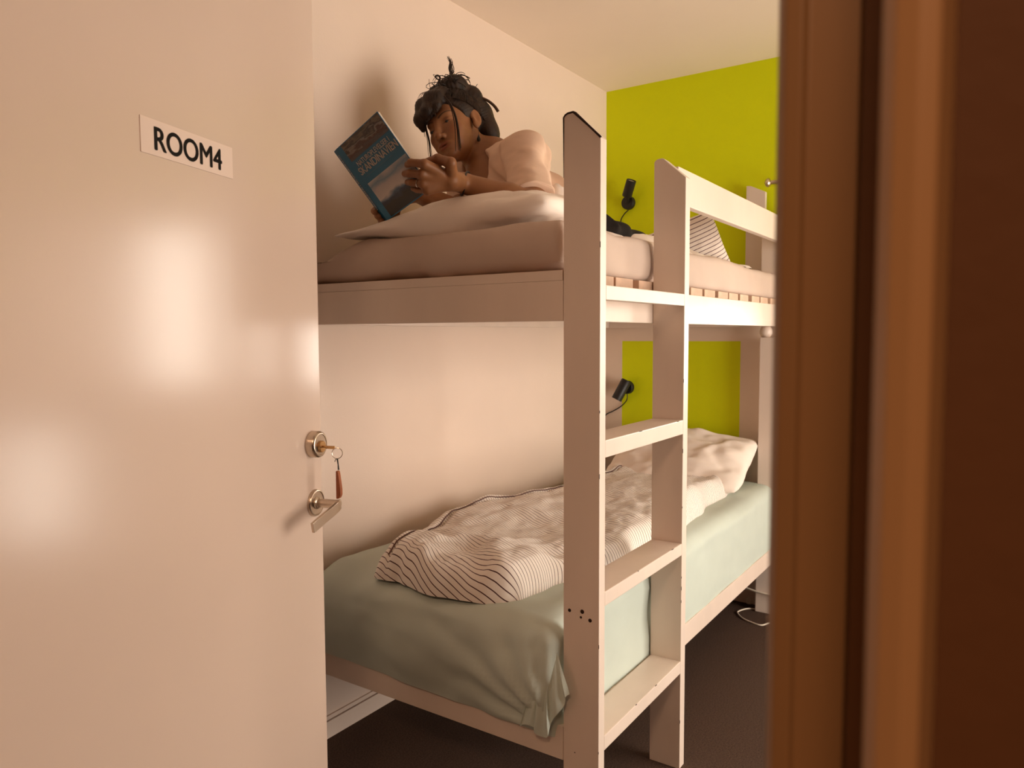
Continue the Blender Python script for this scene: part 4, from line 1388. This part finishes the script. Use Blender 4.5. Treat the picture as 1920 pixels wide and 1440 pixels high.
# ---- trousers
dk = mat('dark_denim', (0.020, 0.016, 0.014, 1), 0.8, 0.2, var=0.2, vscale=30, bump=0.3, bscale=300)
W = Field((1.95, 0.85, 1.48), (3.15, 1.62, 1.76), 0.006)
fold_w = lambda X, Y, Z: 0.006 * np.sin((X + Y * 0.5 - Z) * 70 + 3 * vnoise(X * 12, Y * 12, Z * 12))
W.cone(WAIST, HIP, 0.080, 0.082, k=0.03, warp=fold_w)
HL, HR = HIP + np.array([0.03, -0.065, -0.012]), HIP + np.array([0.03, 0.065, -0.012])
for h0, dy in ((HL, -0.03), (HR, 0.04)):
    kne = np.array([h0[0] + 0.36, h0[1] + dy, 1.536]); ank = np.array([min(3.08, h0[0] + 0.70), h0[1] + dy * 1.3, 1.532])
    W.chain([h0, kne, ank], [0.056, 0.034, 0.028], k=0.02, warp=fold_w)
wme, _ = W.mesh('trousers', dk, 1)
link('trousers', wme, person, label='dark trousers mostly under the blanket')

# ---- hair: swept up into a messy bun, heavy fringe, loose strands
hm = mat('dark_brown_hair', (0.016, 0.008, 0.005, 1), 0.55, 0.35, var=0.5, vscale=40, bump=0.5, bscale=420, color2=(0.042, 0.018, 0.007, 1))
Hh = Field(HC - 0.20, HC + 0.24, 0.0024)
Hh.rs = HS


def strandy(X, Y, Z):
    a = (X - HC[0]) * hf_[0] + (Y - HC[1]) * hf_[1] + (Z - HC[2]) * hf_[2]
    b = (X - HC[0]) * hl_[0] + (Y - HC[1]) * hl_[1] + (Z - HC[2]) * hl_[2]
    c = (X - HC[0]) * hu_[0] + (Y - HC[1]) * hu_[1] + (Z - HC[2]) * hu_[2]
    an = np.arctan2(b, c + 0.03)
    return 0.0006 * np.sin(an * 90 + 5 * vnoise(a * 16, b * 16, c * 16)) + 0.004 * vnoise(a * 22, b * 30, c * 22)


Hh.ellipsoid(hp(-0.018, 0, 0.047), (0.103, 0.083, 0.087), AX, warp=strandy)
Hh.cut_plane(hp(0.014, 0, -0.002), hf_ * 0.775 - hu_ * 0.632, HC - 0.3, HC + 0.3, 0.004)
Hh.cut_plane(hp(0, 0, -0.040), -hu_, HC - 0.3, HC + 0.3, 0.006)
Hh.ellipsoid(hp(-0.088, 0.062, -0.022), (0.036, 0.034, 0.052), AX, k=0.02, warp=strandy)
Hh.ellipsoid(hp(-0.090, 0.058, 0.040), (0.040, 0.036, 0.050), AX, k=0.02, warp=strandy)
Hh.ellipsoid(hp(-0.034, 0.016, 0.142), (0.056, 0.058, 0.044), AX, k=0.014, warp=strandy)
Hh.ellipsoid(hp(-0.080, 0.040, 0.098), (0.044, 0.046, 0.046), AX, k=0.014, warp=strandy)
Hh.ellipsoid(hp(-0.010, -0.024, 0.146), (0.030, 0.032, 0.028), AX, k=0.012, warp=strandy)
# fringe over the brow, falling towards her right temple
Hh.chain([hp(0.035, 0.018, 0.118), hp(0.080, 0.002, 0.092), hp(0.101, -0.012, 0.056), hp(0.103, -0.022, 0.036)], [0.022, 0.025, 0.020, 0.007], k=0.012, warp=strandy)
Hh.chain([hp(0.035, -0.020, 0.118), hp(0.078, -0.036, 0.090), hp(0.098, -0.048, 0.050), hp(0.092, -0.056, 0.022)], [0.022, 0.026, 0.020, 0.008], k=0.012, warp=strandy)
Hh.chain([hp(0.030, 0.030, 0.110), hp(0.072, 0.026, 0.090), hp(0.092, 0.024, 0.058), hp(0.095, 0.018, 0.044)], [0.018, 0.018, 0.013, 0.005], k=0.012, warp=strandy)
hme, _ = Hh.mesh('hair', hm, 0)
# strands as fine tapering tubes joined to the same mesh
sm = MB()
rs = np.random.RandomState(5)
for i in range(70):      # fringe
    l0 = rs.uniform(-0.055, 0.032)
    e_l = l0 - 0.012 + rs.normal(0, 0.005)
    p_ = [hp(0.030, l0 * 0.7, 0.122), hp(0.083, l0, 0.100), hp(0.108 - 4 * (l0 + 0.01) ** 2, (l0 + e_l) / 2, 0.066), hp(0.108 - 6 * (e_l + 0.01) ** 2, e_l, 0.030 + rs.uniform(-0.010, 0.012))]
    sm.tube(curve(p_, 5), list(np.linspace(0.0026, 0.0007, 16)), 5)
for i in range(420):     # swept up from the hairline to the bun
    an = rs.uniform(-2.9, 2.9)
    st_ = np.array([-0.018 + 0.060 * math.cos(an) - 0.02, 0.084 * math.sin(an) * 1.0, 0.040 - 0.055 * (1 - math.cos(an)) / 2 + 0.02 * math.cos(an)])
    en = np.array([-0.040 + rs.normal(0, 0.02), 0.012 + rs.normal(0, 0.02), 0.130 + rs.normal(0, 0.006)])
    P_ = []
    for t in np.linspace(0, 1, 9):
        q = st_ * (1 - t) + en * t
        d = q - np.array([-0.018, 0, 0.047]); kk = math.sqrt(((d / np.array([0.107, 0.087, 0.091])) ** 2).sum())
        if kk < 1.0 and t < 0.85: q = np.array([-0.018, 0, 0.047]) + d / kk
        P_.append(hp(*q))
    if (np.array(st_) @ np.array([0.775, 0, -0.632])) > 0.02: continue
    sm.tube(P_, list(np.linspace(0.0011, 0.0010, 9)), 4)
for i in range(90):      # curls of the bun
    c = np.array([-0.036 + rs.normal(0, 0.026), 0.012 + rs.normal(0, 0.028), 0.134 + rs.normal(0, 0.009)])
    r = rs.uniform(0.014, 0.030); ax1 = rs.normal(0, 1, 3); ax1 /= np.linalg.norm(ax1); ax2 = np.cross(ax1, rs.normal(0, 1, 3)); ax2 /= np.linalg.norm(ax2)
    P_ = [hp(*(c + r * (ax1 * math.cos(t) + ax2 * math.sin(t)) + np.array([0, 0, 0.004 * t]))) for t in np.linspace(rs.uniform(0, 3), rs.uniform(4.5, 7.5), 12)]
    sm.tube(P_, list(np.linspace(0.0016, 0.0007, 12)), 5)


def wstrand(px, d, r0=0.0012, r1=0.0004, jit=0.0, n=1):
    for _ in range(n):
        o_ = rs.normal(0, jit, 3)
        P_ = curve([vp(a, b, d) + o_ * (0.3 + i_) for i_, (a, b) in enumerate(px)], 6)
        sm.tube(P_, list(np.linspace(r0, r1, len(P_))), 5)


wstrand([(846, 140), (843, 128), (845, 116), (841, 106)], 2.28, 0.0030, 0.0006, 0.0012, 7)
wstrand([(848, 140), (849, 126), (843, 112)], 2.28, 0.0016, 0.0004, 0.002, 4)
wstrand([(826, 150), (819, 148), (816, 143), (820, 141), (824, 146), (821, 153)], 2.28, 0.0020, 0.0012, 0.0004, 3)
wstrand([(797, 222), (799, 240), (804, 262), (807, 285), (811, 303)], 2.24, 0.0016, 0.0005, 0.0010, 6)
wstrand([(795, 222), (795, 238), (797, 256)], 2.24, 0.0008, 0.0003, 0.001, 3)
wstrand([(807, 285), (806, 296), (804, 306)], 2.24, 0.0008, 0.0003, 0.001, 3)
wstrand([(833, 180), (845, 196), (853, 216), (858, 240), (860, 262), (862, 280)], 2.155, 0.0020, 0.0008, 0.0009, 7)
wstrand([(788, 196), (782, 206), (780, 220)], 2.24, 0.0008, 0.0003, 0.0015, 4)
wstrand([(800, 172), (790, 176), (784, 188)], 2.24, 0.0009, 0.0003, 0.0015, 5)
sv_ = len(hme.vertices)
sme = sm.mesh('strands', hm, smooth=True)
bm = bmesh.new(); bm.from_mesh(hme); bm.from_mesh(sme); bm.to_mesh(hme); bm.free()
link('hair', hme, person, label='dark brown hair pinned up in a messy bun with a fringe')
hs = MB(); hs.tube(curve([vp(900, 182, 2.32), vp(915, 189, 2.32), vp(927, 199, 2.32), vp(934, 209, 2.32)], 5), list(np.linspace(0.0040, 0.0048, 16)), 8)
hs.build('hair_stick', mat('brown_wood_stick', lin(70, 44, 26), 0.5), person, smooth=True, label='brown hair stick through the bun')
# earring
er_ = MB(); E0 = hp(-0.002, 0.0815, -0.034)
er_.tube([E0, E0 - DZ * 0.024], 0.0006, 5)
er_.lathe(E0 - DZ * 0.023, (0, 0, -1), [(0, 0.0008), (0.006, 0.0030), (0.013, 0.0058), (0.018, 0.0052), (0.021, 0.0020)], 14)
er_.build('earring', M['black'], person, smooth=True, label='dark drop earring')
# bracelet, finger ring, cord necklace
fd = EL - WL; fd /= np.linalg.norm(fd); cb_ = WL + fd * 0.006
s1 = np.cross(fd, DZ); s1 /= np.linalg.norm(s1); s2 = np.cross(fd, s1)
br = MB(); br.tube([cb_ + 0.0315 * (s1 * math.cos(t) + s2 * math.sin(t)) + fd * 0.004 * math.sin(t * 2) for t in np.linspace(0, 2 * math.pi, 33)], 0.0024, 8, False)
br.build('bracelet', M['black'], person, smooth=True, label='black cord bracelet')
q0, q1 = KN[2] * 0.62 + MI[2] * 0.38, MI[2] - KN[2]; q1 /= np.linalg.norm(q1)
s1 = np.cross(q1, DZ); s1 /= np.linalg.norm(s1); s2 = np.cross(q1, s1)
fg = MB(); fg.tube([q0 + 0.0104 * (s1 * math.cos(t) + s2 * math.sin(t)) for t in np.linspace(0, 2 * math.pi, 25)], 0.0014, 6, False)
fg.build('finger_ring', mat('silver', (0.7, 0.66, 0.6, 1), 0.25, 0.5, 1.0), person, smooth=True, label='silver finger ring')
